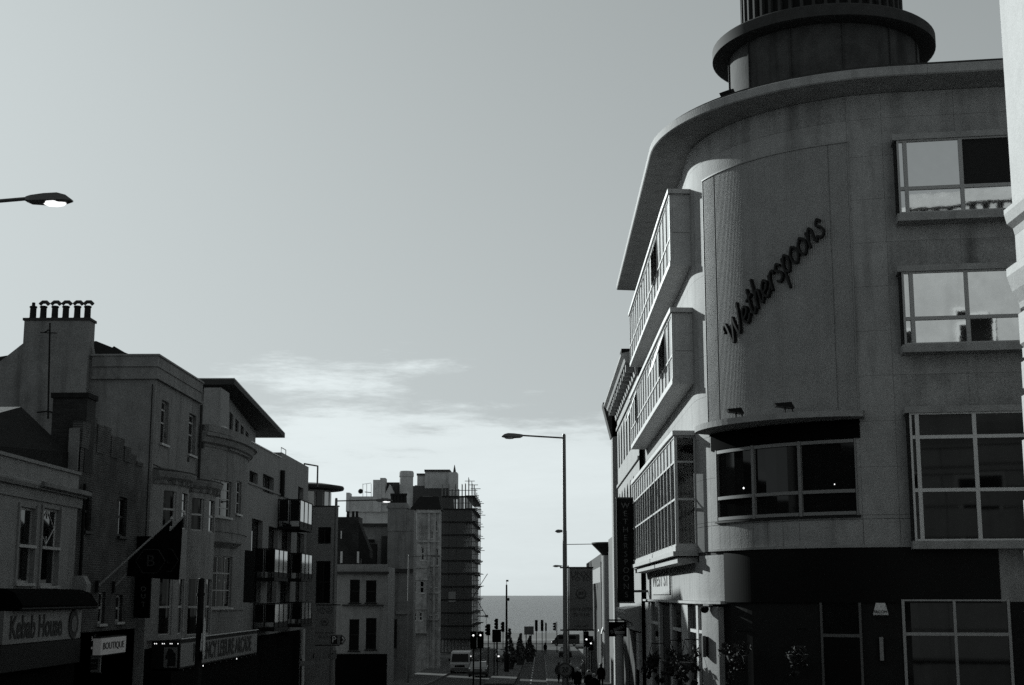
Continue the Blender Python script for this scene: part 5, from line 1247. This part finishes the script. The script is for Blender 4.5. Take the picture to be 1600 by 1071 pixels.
# ------------------------------------------------------------------ street lamps
def street_lamp(name_loc, label, h=7.0, arm=2.6, rise=.12, lit=False, ry=0, k=1.0):
    x, y = name_loc; h = h - zg(y) - .13; z = zg(y) + (.12 if x > .6 or x < -9.4 else .14)
    s = thing('street_lamp', label, 'street lamp', (x, y, z), 'street lamps'); s.rotation_euler = (0, 0, 0)
    c, sn = cos(ry), sin(ry)
    def q(a, b, zz): return (x + a * c - b * sn, y + a * sn + b * c, z + zz)
    MB().lathe(x, y, [(.13, z), (.13, z + 1.5), (.085, z + 1.6), (.07, z + h), (.05, z + h + .06)], 10).build('post', 'steel_grey', s, True)
    MB().tube([q(0, 0, h - .1), q(arm * .6, 0, h - .1 + rise * .6), q(arm, 0, h - .1 + rise)], .035, 6).build('arm', 'steel_grey', s)
    # lantern head: flat-topped housing with a tapered nose
    prof = [(0, .05, -.05, .035), (.1, .11, -.09, .05), (.35, .15, -.10, .075), (.6, .16, -.095, .085), (.75, .12, -.08, .05), (.86, .05, -.06, -.03)]
    vs = []; 
    for t_, w_, lo, hi in prof:
        for b, zz in ((-w_, lo * .6), (-w_ * .7, lo), (w_ * .7, lo), (w_, lo * .6), (w_ * .75, hi), (-w_ * .75, hi)): vs.append(q(arm + t_ * k, b, h - .1 + rise + zz))
    m_ = len(prof); fs = [tuple(range(6)), tuple(6 * (m_ - 1) + j for j in range(6))[::-1]] + [(6 * i + j, 6 * i + 6 + j, 6 * i + 6 + (j + 1) % 6, 6 * i + (j + 1) % 6) for i in range(m_ - 1) for j in range(6)]
    MB().add(vs, fs).build('lamp_head', 'steel_grey', s)
    vs = []; pr = [(.34, .04, 0), (.40, .13, -.045), (.55, .15, -.06), (.68, .1, -.045), (.74, .03, 0)]
    for t_, w_, d in pr:
        for b, zz in ((-w_, -.075), (-w_ * .7, -.103 + d * .5), (w_ * .7, -.103 + d * .5), (w_, -.075)): vs.append(q(arm + t_ * k, b, h - .1 + rise + zz))
    m_ = len(pr); fs = [(0, 1, 2, 3), tuple(4 * (m_ - 1) + j for j in (3, 2, 1, 0))] + [(4 * i + j, 4 * i + 4 + j, 4 * i + 4 + (j + 1) % 4, 4 * i + (j + 1) % 4) for i in range(m_ - 1) for j in range(4)]
    MB().add(vs, fs).build('lens', 'lamp_lit' if lit else 'frame_grey', s)
    return s
street_lamp((-11.1, 25), 'nearest street lamp, its lit head reaching in from the left edge against the sky', h=7.12, arm=1.7, lit=True, rise=.14)
street_lamp((.92, 55), 'tall grey street lamp standing against the open sky in mid picture', h=6.12, arm=1.6, ry=pi, rise=.1, k=.95)
street_lamp((-10.75, 75), 'street lamp in front of the flank block with a banner on its post', h=5.0, arm=2.1, lit=True, rise=.05)
street_lamp((-11.1, 121), 'street lamp in front of the plain gable house', h=3.3, arm=1.8, rise=.1)
street_lamp((1.65, 94), 'second street lamp just behind the tall grey one, with a very short arm', h=4.15, arm=.1, ry=pi, k=.7)
street_lamp((2.6, 137), 'far street lamp beside the hanging banner on the right pavement', h=2.75, arm=.6, ry=pi)
def banner(x0, x1, y0, y1, Y, label, m, lines, post=None):
    fy = FY(Y); ua, z1 = fy.uz(x0, y0); ub = fy.uz(x1, y0)[0]; z0 = fy.uz(x0, y1)[1]; H_ = z1 - z0; W_ = ub - ua; uc = (ua + ub) / 2
    s = thing('banner', label, 'banner', (uc, Y, z0), 'banners on lamp posts')
    MB().fbox(fy, ua, ub, -.02, 0, z0, z1).build('cloth', m, s)
    MB().tube([(ua - (.35 if post is None else 0), Y, z1 + .02), (ub + .03 + (.3 if post else 0), Y, z1 + .02)], .03, 5).tube([(ua - (.35 if post is None else 0), Y, z0 - .02), (ub + .03 + (.3 if post else 0), Y, z0 - .02)], .03, 5).build('bracket', 'black_paint', s)
    for wd_, f_, sz, mm in lines:
        text(s, fy, wd_, uc, z0 + H_ * f_, sz * W_, .004, mm, sx=min(1.3, .9 / (len(wd_) * sz * .62)))
    r = W_ * .22; zc = z0 + H_ * .58; MB().tube([(uc, Y - .001, zc), (uc, Y - .012, zc)], r, 20).build('emblem', 'letter_dim', s)
    MB().tube([(uc, Y - .012, zc + .02), (uc, Y - .016, zc + .02)], r * .75, 20).build('emblem_disc', m, s)
    MB().fbox(fy, uc - r * .5, uc + r * .5, .0165, .02, zc - r * .25, zc + r * .4).build('emblem_mark', 'letter_dim', s)
    return s
banner(889, 926, 888, 984, 56, 'dark banner with round emblem hanging from the tall lamp post, NOW OPEN line below', 'banner_grey', [('UNXI', .9, .32, 'letter_dim'), ('TO ED', .82, .24, 'letter_dim'), ('NOW OPEN', .33, .18, 'letter_dim'), ('TIL 4 AM', .24, .2, 'letter_dim'), ('every night', .06, .12, 'letter_dim')])
banner(494, 522, 946, 1008, 74.6, 'pale grey banner with round emblem on the left lamp post by the flank block', 'banner_grey', [('UNXI', .9, .3, 'letter_dim'), ('TO ED', .82, .22, 'letter_dim'), ('NOW OPEN', .3, .16, 'letter_dim'), ('TIL 4 AM', .2, .18, 'letter_dim')], post=1)

# ------------------------------------------------------------------ signs and signals
def disc(parent, c, r, ax, t_, name, m, k=22):
    return MB().tube([c, tuple(c[i] + ax[i] * t_ for i in range(3))], r, k).build(name, m, parent)
p = ptY(311, 1000, 26); rs = thing('road_sign', 'round road sign seen almost edge-on, on a black post before the arcade house', 'road sign', (p[0], 26, zg(26) + .12))
zt = ptY(311, 905, 26)[2]; MB().lathe(p[0], 26, [(.07, zg(26) + .12), (.06, zt), (.03, zt + .02)], 10).build('post', 'black_paint', rs)
c = ptY(319, 999, 25.9); MB().lathe(p[0], 26, [(.075, zt - .3), (.075, zt - .25)], 10).build('clamp', 'black_paint', rs)
ax = (-.985, -.17, 0); disc(rs, c, .37, ax, .012, 'plate', 'sign_dark'); disc(rs, (c[0] + .003, c[1] - .006, c[2]), .385, (-.985, -.17, 0), .008, 'rim', 'frame_grey')
MB().tube([(c[0] - .015, c[1] - .03, c[2] + .1), (c[0] + .01, c[1] - .16, c[2] - .05)], .03, 4).tube([(c[0] + .0, c[1] - .1, c[2] - .02), (c[0] + .02, c[1] - .22, c[2] - .2)], .035, 4).build('symbol', 'sign_white', rs)
# 20 limit sign on the tall lamp post
zq = ptY(883, 1047, 54.8)[2]; x = ptY(883, 1047, 54.8)[0]
s20 = thing('speed_sign', 'small round 20 speed limit sign low on the tall grey lamp post', 'road sign', (x, 54.8, zq - .3))
disc(s20, (x, 54.82, zq), .27, (0, -1, 0), .012, 'rim', 'letter_dim'); disc(s20, (x, 54.806, zq), .21, (0, -1, 0), .008, 'face', 'banner_grey'); text(s20, FY(54.79), '20', x, zq, .26, .0, 'sign_dark')
# parking arrow sign
fy = FY(70); a = fy.uz(514, 992); b = fy.uz(541, 992)[0]; z0 = fy.uz(514, 1008)[1]; W_ = b - a[0]
pk = thing('parking_sign', 'small arrow-shaped P parking sign with pale border, pointing right', 'road sign', ((a[0] + b) / 2, 70, zg(70) + .12))
def arrow(x0, x1, z0, z1, n, m, nm): MB().prism([fy.p(x0, n, z0), fy.p(x1 - W_ * .2, n, z0), fy.p(x1, n, (z0 + z1) / 2), fy.p(x1 - W_ * .2, n, z1), fy.p(x0, n, z1)], (0, .01, 0)).build(nm, m, pk)
arrow(a[0], b, z0, a[1], .0, 'sign_pale', 'border'); arrow(a[0] + .04, b - .05, z0 + .04, a[1] - .04, .012, 'sign_dark', 'face')
MB().fbox(fy, a[0] + W_ * .5, a[0] + W_ * .66, .014, .02, z0 + .05, a[1] - .05).fbox(fy, a[0] + .06, a[0] + W_ * .12, .014, .02, z0 + .05, a[1] - .05).build('panel', 'banner_grey', pk)
text(pk, fy, 'P', a[0] + W_ * .3, (z0 + a[1]) / 2, .42, .016, 'sign_white')
ch = MB(); zc = (z0 + a[1]) / 2
ch.tube([fy.p(b - .2, .02, a[1] - .12), fy.p(b - .1, .02, zc), fy.p(b - .2, .02, z0 + .12)], .03, 4).build('chevron', 'sign_white', pk)
MB().tube([(a[0] + .1, 70.05, zg(70) + .12), (a[0] + .1, 70.05, a[1] + .05)], .04, 6).build('post', 'steel_grey', pk)
# lane sign on two pale posts
fy = FY(73); ds = thing('direction_sign', 'wide grey lane direction sign of two panels on two pale posts', 'road sign', (fy.uz(500, 1040)[0], 73, zg(73) + .12))
for x0, x1, wd_ in ((479, 502, 'Sea front'), (503, 526, 'A 259')):
    a = fy.uz(x0, 1016); b = fy.uz(x1, 1016)[0]; z0 = fy.uz(x0, 1030)[1]
    MB().fbox(fy, a[0], b, 0, .03, z0, a[1]).build('panel', 'banner_grey', ds)
    MB().tube([fy.p((a[0] + b) / 2, .04, z0 + .05), fy.p((a[0] + b) / 2, .04, z0 + .2), fy.p((a[0] + b) / 2 + (.2 if x0 > 490 else 0), .04, z0 + .28)], .02, 4).build('arrow', 'sign_dark', ds)
for x in (500, 519): a = fy.uz(x, 1040); MB().box(a[0] - .05, a[0] + .05, 73.0, 73.1, zg(73) + .12, fy.uz(x, 1014)[1]).build('post', 'sign_pale', ds)
MB().fbox(fy, fy.uz(498, 1011)[0], fy.uz(521, 1011)[0], 0, .03, fy.uz(500, 1014)[1], fy.uz(500, 1010)[1]).build('plate', 'sign_pale', ds)
fy = FY(64); a = fy.uz(468, 1033); b = fy.uz(491, 1033)[0]; z0 = fy.uz(468, 1041)[1]
ws_ = thing('finger_sign', 'narrow rounded finger sign on the left pavement below the balconies', 'road sign', (a[0], 64, zg(64) + .12))
MB().prism([(a[0], 64, z0), (b - .1, 64, z0), (b, 64, (z0 + a[1]) / 2), (b - .1, 64, a[1]), (a[0], 64, a[1])], (0, .03, 0)).build('blade', 'sign_pale', ws_); MB().tube([(a[0] + .06, 64.06, zg(64) + .12), (a[0] + .06, 64.06, a[1] + .1)], .04, 6).build('post', 'black_paint', ws_)

def signal(px, py_top, Y, label, facing=1, lit=None, hh=1.0, post_h=None, board=True, side=0):
    p = ptY(px, py_top, Y); x, zt = p[0], p[2]; zb = zg(Y) + .13
    s = thing('traffic_light', label, 'traffic light', (x, Y, zb), 'traffic lights')
    MB().lathe(x, Y, [(.06, zb), (.055, zt + .1), (.02, zt + .12)], 8).build('post', 'black_paint', s)
    d = .16; xo = x + side
    MB().box(xo - .13, xo + .13, Y - .02 - d, Y - .065, zt - hh, zt).build('housing', 'black_matt', s)
    if board: MB().box(xo - .22, xo + .22, Y - .062, Y - .052, zt - hh - .1, zt + .1).build('backboard', 'black_matt', s)
    for i in range(3):
        z = zt - hh * (i + .5) / 3; dx, dy = (0, -1) if facing == 1 else (0, 1) if facing == 0 else (facing, -.2)
        yy = Y - .02 - d if facing == 1 else Y - .05
        c0 = (xo + (dx * .13 if dy != -1 and dy != 1 else 0), yy if abs(dy) == 1 else Y - .11, z)
        MB().tube([c0, (c0[0] + dx * .2, c0[1] + dy * .16, z - .02)], hh * .12, 8).build('hood', 'black_matt', s)
        if facing == 1: MB().tube([(xo, yy - .002, z), (xo, yy - .17 if lit == i else yy - .03, z)], hh * .065, 10).build('lens', 'bulb' if lit == i else 'black_gloss', s)
    return s
signal(740, 989, 100, 'big black signal head nearest the camera on the island, showing a lit lamp', 1, 0, 1.0, side=0)
signal(751, 989, 100.6, 'black signal head just right of the nearest lit one', 1, 0, .95)
signal(763, 977, 150, 'dark signal head beside the scaffold hoist', -1, None, .95)
signal(776, 968, 215, 'three-hooded signal facing left, left of the pair above the black board', -1, None, 1.35)
signal(786, 973, 218, 'three-hooded signal facing left, right of the pair above the black board', -1, None, 1.3)
signal(838, 970, 225, 'backboarded signal right of the grey notice board', 0, None, 1.5)
signal(847, 970, 226, 'larger backboarded signal, left of two standing close together', 0, None, 1.5)
signal(853, 974, 222, 'hooded signal facing right, close beside the larger backboarded one', 1.0, None, 1.2, board=False)
signal(870, 973, 222, 'hooded signal facing left, just left of the tall lamp post', -1, None, 1.2, board=False, side=-.25)
signal(937, 972, 150, 'hooded signal peeping out behind the right-hand houses', -1, None, .95, board=False)
signal(916, 989, 125, 'black signal under the dark banner with a lit lamp', 1, 1, 1.1)
signal(923, 996, 124, 'lower black signal right under the dark banner with a lit lamp', 1, 1, 1.0)
# black backed board on two posts, grey board, mast
fy = FY(138); a = fy.uz(769, 984); b = fy.uz(783, 984)[0]; z0 = fy.uz(769, 1004)[1]
bb = thing('sign_board', 'black back of a square road sign on two posts on the island', 'road sign', (a[0], 138, zg(138) + .14)); MB().fbox(fy, a[0], b, -.03, 0, z0, a[1]).build('board', 'black_matt', bb)
for x in (772, 777): q = fy.uz(x, 1000); MB().tube([(q[0], 138.1, zg(138) + .14), (q[0], 138.1, a[1] - .1)], .05, 6).build('post', 'black_paint', bb)
fy = FY(216); a = fy.uz(819, 979); b = fy.uz(834, 979)[0]; z0 = fy.uz(819, 992)[1]
gb = thing('sign_board', 'grey rectangular board on two legs before the sea', 'road sign', (a[0], 216, zg(216))); MB().fbox(fy, a[0], b, -.05, 0, z0, a[1]).build('board', 'banner_grey', gb)
for x in (822, 830): q = fy.uz(x, 1000); MB().tube([(q[0], 216.1, zg(216)), (q[0], 216.1, z0 + .3)], .07, 6).build('post', 'black_paint', gb)
p = ptY(791.5, 914, 150); ms = thing('mast', 'tall dark mast on the island standing against the sea and sky', 'mast', (p[0], 150, zg(150) + .14))
MB().lathe(p[0], 150, [(.26, zg(150)), (.24, zg(150) + 1.9), (.13, zg(150) + 2.1), (.085, p[2]), (.03, p[2] + .02)], 10).build('pole', 'black_paint', ms)
MB().tube([(p[0], 150, p[2]), (p[0], 150, p[2] + .4)], .02, 4).box(p[0] - .05, p[0] + .2, 149.9, 150.1, p[2] + .32, p[2] + .5).build('camera', 'black_paint', ms); MB().box(p[0] + .1, p[0] + .3, 149.9, 150.1, p[2] - 1.65, p[2] - 1.35).build('box', 'black_paint', ms)
# cabinet
# ------------------------------------------------------------------ conical shrubs in tubs on the island
random.seed(11)
def cone_shrub(px, pt, Y, label, r=.62):
    p = ptY(px, pt, Y); zb = zg(Y) + .14; x = p[0]
    s = thing('cone_shrub', label, 'clipped shrub', (x, Y, zb), 'clipped cone shrubs in tubs')
    MB().lathe(x, Y, [(.42, zb), (.55, zb + .6), (.6, zb + .62), (.6, zb + .7), (.5, zb + .7)], 14).build('tub', 'pot', s)
    MB().tube([(x, Y, zb + .6), (x, Y, zb + 1)], .06, 6).build('trunk', 'pot', s)
    mb = MB(); H_ = p[2] - zb - .75
    for i in range(750):
        t_ = random.random() ** 1.5; a = random.random() * 2 * pi; rr = (1 - t_) * r * (.75 + .35 * random.random()) + .03
        rr *= 1 + .22 * sin(3 * a + 9 * t_ + x); c = (x + rr * cos(a) + .06 * sin(7 * t_), Y + rr * sin(a), zb + .75 + t_ * H_); d = .1
        u = [random.uniform(-d, d) for _ in range(3)]; v = [random.uniform(-d, d) for _ in range(3)]
        mb.add([tuple(c[i] - u[i] - v[i] for i in range(3)), tuple(c[i] + u[i] - v[i] for i in range(3)), tuple(c[i] + u[i] + v[i] for i in range(3)), tuple(c[i] - u[i] + v[i] for i in range(3))], [(0, 1, 2, 3)])
    mb.build('crown', 'leaf', s)
cone_shrub(796, 983, 158, 'clipped cone shrub nearest the dark mast', .7)
cone_shrub(813, 991, 172, 'tall clipped cone shrub in the middle of the island row', .72)
cone_shrub(828, 994, 182, 'clipped cone shrub at the far end of the island row', .7)
# ------------------------------------------------------------------ hanging baskets on the pub
def basket(px, py, n, label, seed, r=.34, lm='leaf_dark', nf=60):
    random.seed(seed); u, z = PF.uz(px, py, n); p = PF.p(u, n, z)
    s = thing('hanging_basket', label, 'hanging basket', p, 'hanging baskets on the rounded building')
    MB().lathe(p[0], p[1], [(.03, z - .26), (.16, z - .2), (.25, z - .08), (.28, z + .02), (.2, z + .02)], 14).build('basket', 'pot', s)
    ch_ = MB()
    for a in (0, 2.1, 4.2): ch_.tube([(p[0] + .25 * cos(a), p[1] + .25 * sin(a), z), (p[0], p[1], z + .6)], .008, 3)
    b = PF.p(u, 0, z + .66); ch_.tube([(p[0], p[1], z + .6), (p[0], p[1], z + .66), b], .015, 4); ch_.build('chain', 'black_paint', s)
    for nm, mm, cnt, d in (('foliage', lm, 420, .045), ('flowers', 'flower', nf, .022)):
        mb = MB()
        random.seed(seed * 7)
        lumps = [(random.uniform(-.75, .75) * r, random.uniform(-.75, .75) * r, random.uniform(-.9, .55) * r, r * random.uniform(.28, .5)) for _ in range(8)] + [(random.uniform(-.8, .8) * r, random.uniform(-.6, .6) * r, -r * (1 + .25 * q), r * .14) for q in range(4)]
        for i in range(cnt):
            lx, ly, lz, lr = random.choice(lumps); a = random.random() * 2 * pi; b_ = random.uniform(-1, 1); rr = lr * (random.uniform(.5, 1.15) if nm == 'foliage' else random.uniform(.95, 1.2)); k_ = sqrt(1 - b_ * b_)
            c = (p[0] + lx + rr * k_ * cos(a), p[1] + ly + rr * k_ * sin(a), z + .06 + lz + b_ * rr)
            u_ = [random.uniform(-d, d) for _ in range(3)]; v = [random.uniform(-d, d) for _ in range(3)]
            mb.add([tuple(c[i] - u_[i] - v[i] for i in range(3)), tuple(c[i] + u_[i] - v[i] for i in range(3)), tuple(c[i] + u_[i] + v[i] for i in range(3)), tuple(c[i] - u_[i] + v[i] for i in range(3))], [(0, 1, 2, 3)])
        mb.build(nm, mm, s, kind='stuff')
basket(1151, 1026, .55, 'flowering hanging basket beside the pale sunlit pilaster', 21, .4)
basket(1246, 1024, .55, 'flowering hanging basket on the dark wall left of the side door', 22, .3)
basket(1048, 1034, .5, 'dark hanging basket before the pale mullions of the street windows', 23, .42, 'leaf_dark', 8)
basket(1070, 1036, .5, 'dark hanging basket just left of the pale sunlit pilaster', 24, .42, 'leaf_dark', 8)
basket(1018, 1034, .5, 'dark hanging basket furthest down the street front', 25, .4, 'leaf_dark', 8)

# ------------------------------------------------------------------ vehicles
def vehicle(label, cat, loc, rz, L_, W_, prof, cab, wheels, m, name='parked_car', lights=True, extra=None):
    s = thing(name, label, cat, loc); s.rotation_euler = (0, 0, 0); c, sn = cos(rz), sin(rz)
    class VF:
        def p(self, u, n, z): return (loc[0] + u * c - n * sn, loc[1] + u * sn + n * c, loc[2] + z)
        def segs(self, a, b): return 1
    V = VF(); h = W_ / 2
    def loft(pr, w0, w1, zt, zb_):
        A = [V.p(u, -(w0 + (w1 - w0) * max(0, min(1, (z - zb_) / (zt - zb_)))), z) for u, z in pr]; B = [V.p(u, (w0 + (w1 - w0) * max(0, min(1, (z - zb_) / (zt - zb_)))), z) for u, z in pr]
        return MB().hexa(A, B)
    loft(prof, h, h * .97, max(z for _, z in prof), .3).build('body', m, s, True)
    if cab: 
        loft(cab, h * .95, h * .78, max(z for _, z in cab), min(z for _, z in cab)).build('cabin_glass', 'glass_bright', s)
        zt = max(z for _, z in cab); tops = sorted(u for u, z in cab if z > zt - .02)
        MB().hexa([V.p(tops[0] - .05, -h * .8, zt + .003), V.p(tops[-1] + .05, -h * .8, zt + .003), V.p(tops[-1] + .05, h * .8, zt + .003), V.p(tops[0] - .05, h * .8, zt + .003)], [V.p(tops[0] + .1, -h * .7, zt + .06), V.p(tops[-1] - .1, -h * .7, zt + .06), V.p(tops[-1] - .1, h * .7, zt + .06), V.p(tops[0] + .1, h * .7, zt + .06)]).build('roof', m, s)
    for u in wheels:
        for sd in (-1, 1):
            w_ = MB().tube([V.p(u, sd * (h - .16), .32), V.p(u, sd * (h + .01), .32)], .32, 16).build('wheel', 'tyre', s); MB().tube([V.p(u, sd * (h + .011), .32), V.p(u, sd * (h + .02), .32)], .18, 10).build('rim', 'galv', w_)
    if lights:
        for sd in (-1, 1):
            MB().fbox(V, L_ / 2 - .06, L_ / 2 + .012, sd * (h - .32) - .14, sd * (h - .32) + .14, .62, .78).build('headlight', 'bulb' if lights == 2 else 'sign_white', s); MB().fbox(V, -L_ / 2 - .012, -L_ / 2 + .06, sd * (h - .25) - .12, sd * (h - .25) + .12, .7, .85).build('tail_light', 'banner_dark', s)
    if extra: extra(s, V, h)
    return s
car_prof = [(-2.1, .28), (2.1, .28), (2.15, .55), (2.05, .82), (1.1, .95), (-1.9, .98), (-2.12, .75)]
car_cab = [(1.15, .94), (.45, 1.42), (-1.1, 1.44), (-1.85, .96)]
van_prof = [(-2.6, .3), (2.55, .3), (2.6, .6), (2.5, .98), (2.05, 1.15), (1.55, 1.95), (1.2, 2.12), (-2.5, 2.15), (-2.62, 1.9)]
def van_extra(s, V, h):
    MB().hexa([V.p(2.08, -h * .88, 1.17), V.p(1.58, -h * .82, 1.93), V.p(1.58, h * .82, 1.93), V.p(2.08, h * .88, 1.17)], [V.p(2.1, -h * .88, 1.19), V.p(1.6, -h * .82, 1.95), V.p(1.6, h * .82, 1.95), V.p(2.1, h * .88, 1.19)]).build('windscreen', 'glass_dark', s)
    for sd in (-1, 1): MB().fbox(V, -1.9, 1.3, sd * (h + .002) - .008, sd * (h + .002) + .008, 1.25, 1.8).build('side_window', 'glass_dark', s); MB().fbox(V, 1.75, 1.9, sd * (h + .12) - .08, sd * (h + .12) + .08, 1.2, 1.45).build('mirror', 'black_paint', s)
    MB().fbox(V, 2.55, 2.64, -h * .9, h * .9, .32, .58).build('bumper', 'car_mid', s); MB().fbox(V, 2.5, 2.605, -h * .5, h * .5, .66, .86).build('grille', 'black_paint', s)
pv = ptY(719, 1015, 150); vehicle('white van facing the camera below the scaffolded hotel', 'van', (pv[0], 152, zg(152) + .01), -pi / 2, 5.2, 2.0, van_prof, None, (-1.6, 1.7), 'car_white', 'van', 1, van_extra)
# signboard above the van's cab
pd = ptY(884, 1000, 268); vehicle('dark van crossing the end of the street beside the sea', 'van', (pd[0], 271, zg(270) + .02), pi, 5.2, 2.0, van_prof, None, (-1.6, 1.7), 'car_dark', 'van', 2, van_extra)
for px, Y, rz, m_, lab, l_ in ((786, 190, -pi / 2, 'car_mid', 'grey car with bright headlights coming up behind the tall mast', 2), (748, 140, -pi / 2, 'car_dark', 'dark car beside the white van', 1), (908, 205, pi / 2, 'car_dark', 'dark car seen from behind under the dark banner', 1)):
    p = ptY(px, 1015, Y); x = p[0] if px < 900 else min(p[0], 3.4) if px == 908 else -1.2
    if px == 930: x = -1.4; 
    vehicle(lab, 'car', (x, Y, zg(Y) + .01), rz, 4.3, 1.75, car_prof, car_cab, (-1.3, 1.35), m_, 'car', l_)

# ------------------------------------------------------------------ people on the right pavement
def person(x, y, rz, label, h=1.72, pose=0, coat='cloth_black', hair='hair_dark', hood=False, arms=0):
    z0 = zg(y) + .12; s = thing('person', label, 'person', (x, y, z0), 'people on the right pavement'); k = h / 1.75
    st = .22 * pose
    J = {'pel': (0, 0, .95), 'bel': (0, .01, 1.1), 'che': (0, .02, 1.3), 'neck': (0, .0, 1.47), 'head': (0, .03, 1.58), 'top': (0, .03, 1.70)}
    E = [('pel', 'bel'), ('bel', 'che'), ('che', 'neck'), ('neck', 'head'), ('head', 'top')]; Rd = {'pel': .15, 'bel': .135, 'che': .15, 'neck': .06, 'head': .085, 'top': .075}
    for sd, nm in ((-1, 'l'), (1, 'r')):
        f = st * sd
        for n_, q, r in (('hip', (.09 * sd, 0, .88), .1), ('kne', (.1 * sd, f * .6 + .03, .5), .065), ('ank', (.1 * sd, f * 1.25 - .02, .09), .045), ('toe', (.11 * sd, f * 1.25 + .16, .04), .04),
                         ('sho', (.19 * sd, 0, 1.41), .07), ('elb', (.25 * sd, -f * .5 - .02, 1.13), .052), ('wri', (.25 * sd, -f * .9 + .1 + .12 * arms, .9 + .15 * arms), .036), ('palm', (.25 * sd, -f * .95 + .13 + .14 * arms, .83 + .15 * arms), .036)):
            J[n_ + nm] = q; Rd[n_ + nm] = r
        E += [('pel', 'hip' + nm), ('hip' + nm, 'kne' + nm), ('kne' + nm, 'ank' + nm), ('ank' + nm, 'toe' + nm), ('che', 'sho' + nm), ('sho' + nm, 'elb' + nm), ('elb' + nm, 'wri' + nm), ('wri' + nm, 'palm' + nm)]
        px_, py_, pz_ = J['palm' + nm]
        for i in range(4): 
            J['fa%d%s' % (i, nm)] = (px_ - .004 * sd, py_ + .033 - .022 * i, pz_ - .06); J['fb%d%s' % (i, nm)] = (px_ - .02 * sd, py_ + .035 - .022 * i, pz_ - .1 + .008 * abs(i - 1)); Rd['fa%d%s' % (i, nm)] = .01; Rd['fb%d%s' % (i, nm)] = .008
            E += [('palm' + nm, 'fa%d%s' % (i, nm)), ('fa%d%s' % (i, nm), 'fb%d%s' % (i, nm))]
        J['th' + nm] = (px_ - .02 * sd, py_ + .06, pz_ - .01); Rd['th' + nm] = .011; E.append(('wri' + nm, 'th' + nm))
    names = list(J); c, sn = cos(rz), sin(rz)
    def W(q): return ((q[0] * c - q[1] * sn) * k, (q[0] * sn + q[1] * c) * k, q[2] * k)
    me = bpy.data.meshes.new('person_body'); me.from_pydata([W(J[n_]) for n_ in names], [(names.index(a), names.index(b)) for a, b in E], [])
    ob = bpy.data.objects.new('tmp', me); COL.objects.link(ob); md = ob.modifiers.new('Skin', 'SKIN')
    for i, n_ in enumerate(names): 
        sv = me.skin_vertices[0].data[i]; sv.radius = (Rd[n_] * k, Rd[n_] * k * (.8 if n_ in ('pel', 'bel', 'che') else 1)); sv.use_root = n_ == 'pel'
    ss = ob.modifiers.new('Sub', 'SUBSURF'); ss.levels = 1
    bm_ = bpy.data.meshes.new_from_object(ob.evaluated_get(bpy.context.evaluated_depsgraph_get())); bpy.data.objects.remove(ob)
    bm_.materials.clear(); bm_.materials.append(MATS['cloth_black']); bm_.materials.append(MATS['skin'])
    for p in bm_.polygons: 
        p.use_smooth = True; zz = p.center[2] / k
        if zz > 1.5 or any((Vd(p.center, W(J['palm' + q])) < .1 * k) for q in 'lr'): p.material_index = 1
    b_ = bpy.data.objects.new('body', bm_); COL.objects.link(b_); b_.parent = s
    def T(q): w_ = W(q); return (x + w_[0], y + w_[1], z0 + w_[2])
    # face, hair, coat
    for sd in (-1, 1): q = T((.03 * sd, .112, 1.635)); MB().lathe(q[0], q[1], [(.002, q[2] - .01), (.011, q[2]), (.002, q[2] + .01)], 6).build('eye', 'black_gloss', s)
    q, q2 = T((0, .108, 1.62)), T((0, .135, 1.585)); MB().tube([q, q2], .01, 5, .016).build('nose', 'skin', s)
    q, q2 = T((-.025, .108, 1.55)), T((.025, .108, 1.55)); MB().tube([q, q2], .006, 4).build('mouth', 'dark_brown', s)
    for sd in (-1, 1): q = T((.088 * sd, .02, 1.615)); MB().lathe(q[0], q[1], [(.004, q[2] - .03), (.016, q[2]), (.004, q[2] + .03)], 6).build('ear', 'skin', s)
    q = T((0, -.002, 1.63)); r = .105 * k
    MB().lathe(q[0], q[1], [(r * .8, q[2] - .09 * k), (r * 1.0, q[2]), (r * .98, q[2] + .05 * k), (r * .7, q[2] + .1 * k), (.01, q[2] + .125 * k)], 12).build('hair', hair, s, True)
    q = T((0, .005, 0)); prof = [(.24, .72), (.235, .95), (.205, 1.12), (.215, 1.3), (.19, 1.42), (.08, 1.5)]
    MB().lathe(q[0], q[1], [(a * k, z0 + b * k) for a, b in prof], 14, abs(c) * 1 + abs(sn) * .72, abs(c) * .72 + abs(sn)).build('coat', coat, s, True)
    if hood:
        q = T((0, -.05, 1.56)); MB().lathe(q[0], q[1], [(.1 * k, q[2] - .12), (.16 * k, q[2] - .02), (.15 * k, q[2] + .08), (.06 * k, q[2] + .19)], 12).build('hood', 'cloth_pale', s, True)
def Vd(a, b): return sqrt(sum((a[i] - b[i]) ** 2 for i in range(3)))
def pp(px, Y): return ptY(px, 1040, Y)[0]
person(pp(873, 121), 121, .3, 'person walking near the kerb at the foot of the tall lamp post', pose=1, coat='cloth_dark')
person(pp(892, 112), 112, -.2, 'person in black half hidden behind the lamp post', pose=-.6, hair='hair_rimlit')
person(pp(902, 90), 90, pi, 'person with a sun rim painted into pale hair walking up the pavement right of the lamp post', pose=.8, coat='cloth_black', hair='hair_rimlit', arms=.4)
person(pp(920, 80), 80, pi, 'person in a black coat with a pale peaked hood among the walkers', pose=.5, coat='cloth_black', hood=True, arms=.8)
person(pp(928, 69), 69, pi - .3, 'person lowest among the walkers, shorter than the rest with hair painted pale as a sun rim', h=1.6, pose=-.7, hair='hair_rimlit')
person(pp(939, 100), 100, .1, 'tall person in black close to the right-hand shop fronts', h=1.85, pose=.6)
person(pp(912, 128), 128, 2.9, 'distant dark-coated person beneath the dark banner', pose=-.8, coat='cloth_mid')
person(pp(852, 216), 216, .0, 'far small person waiting by the crossing signals', pose=.2)
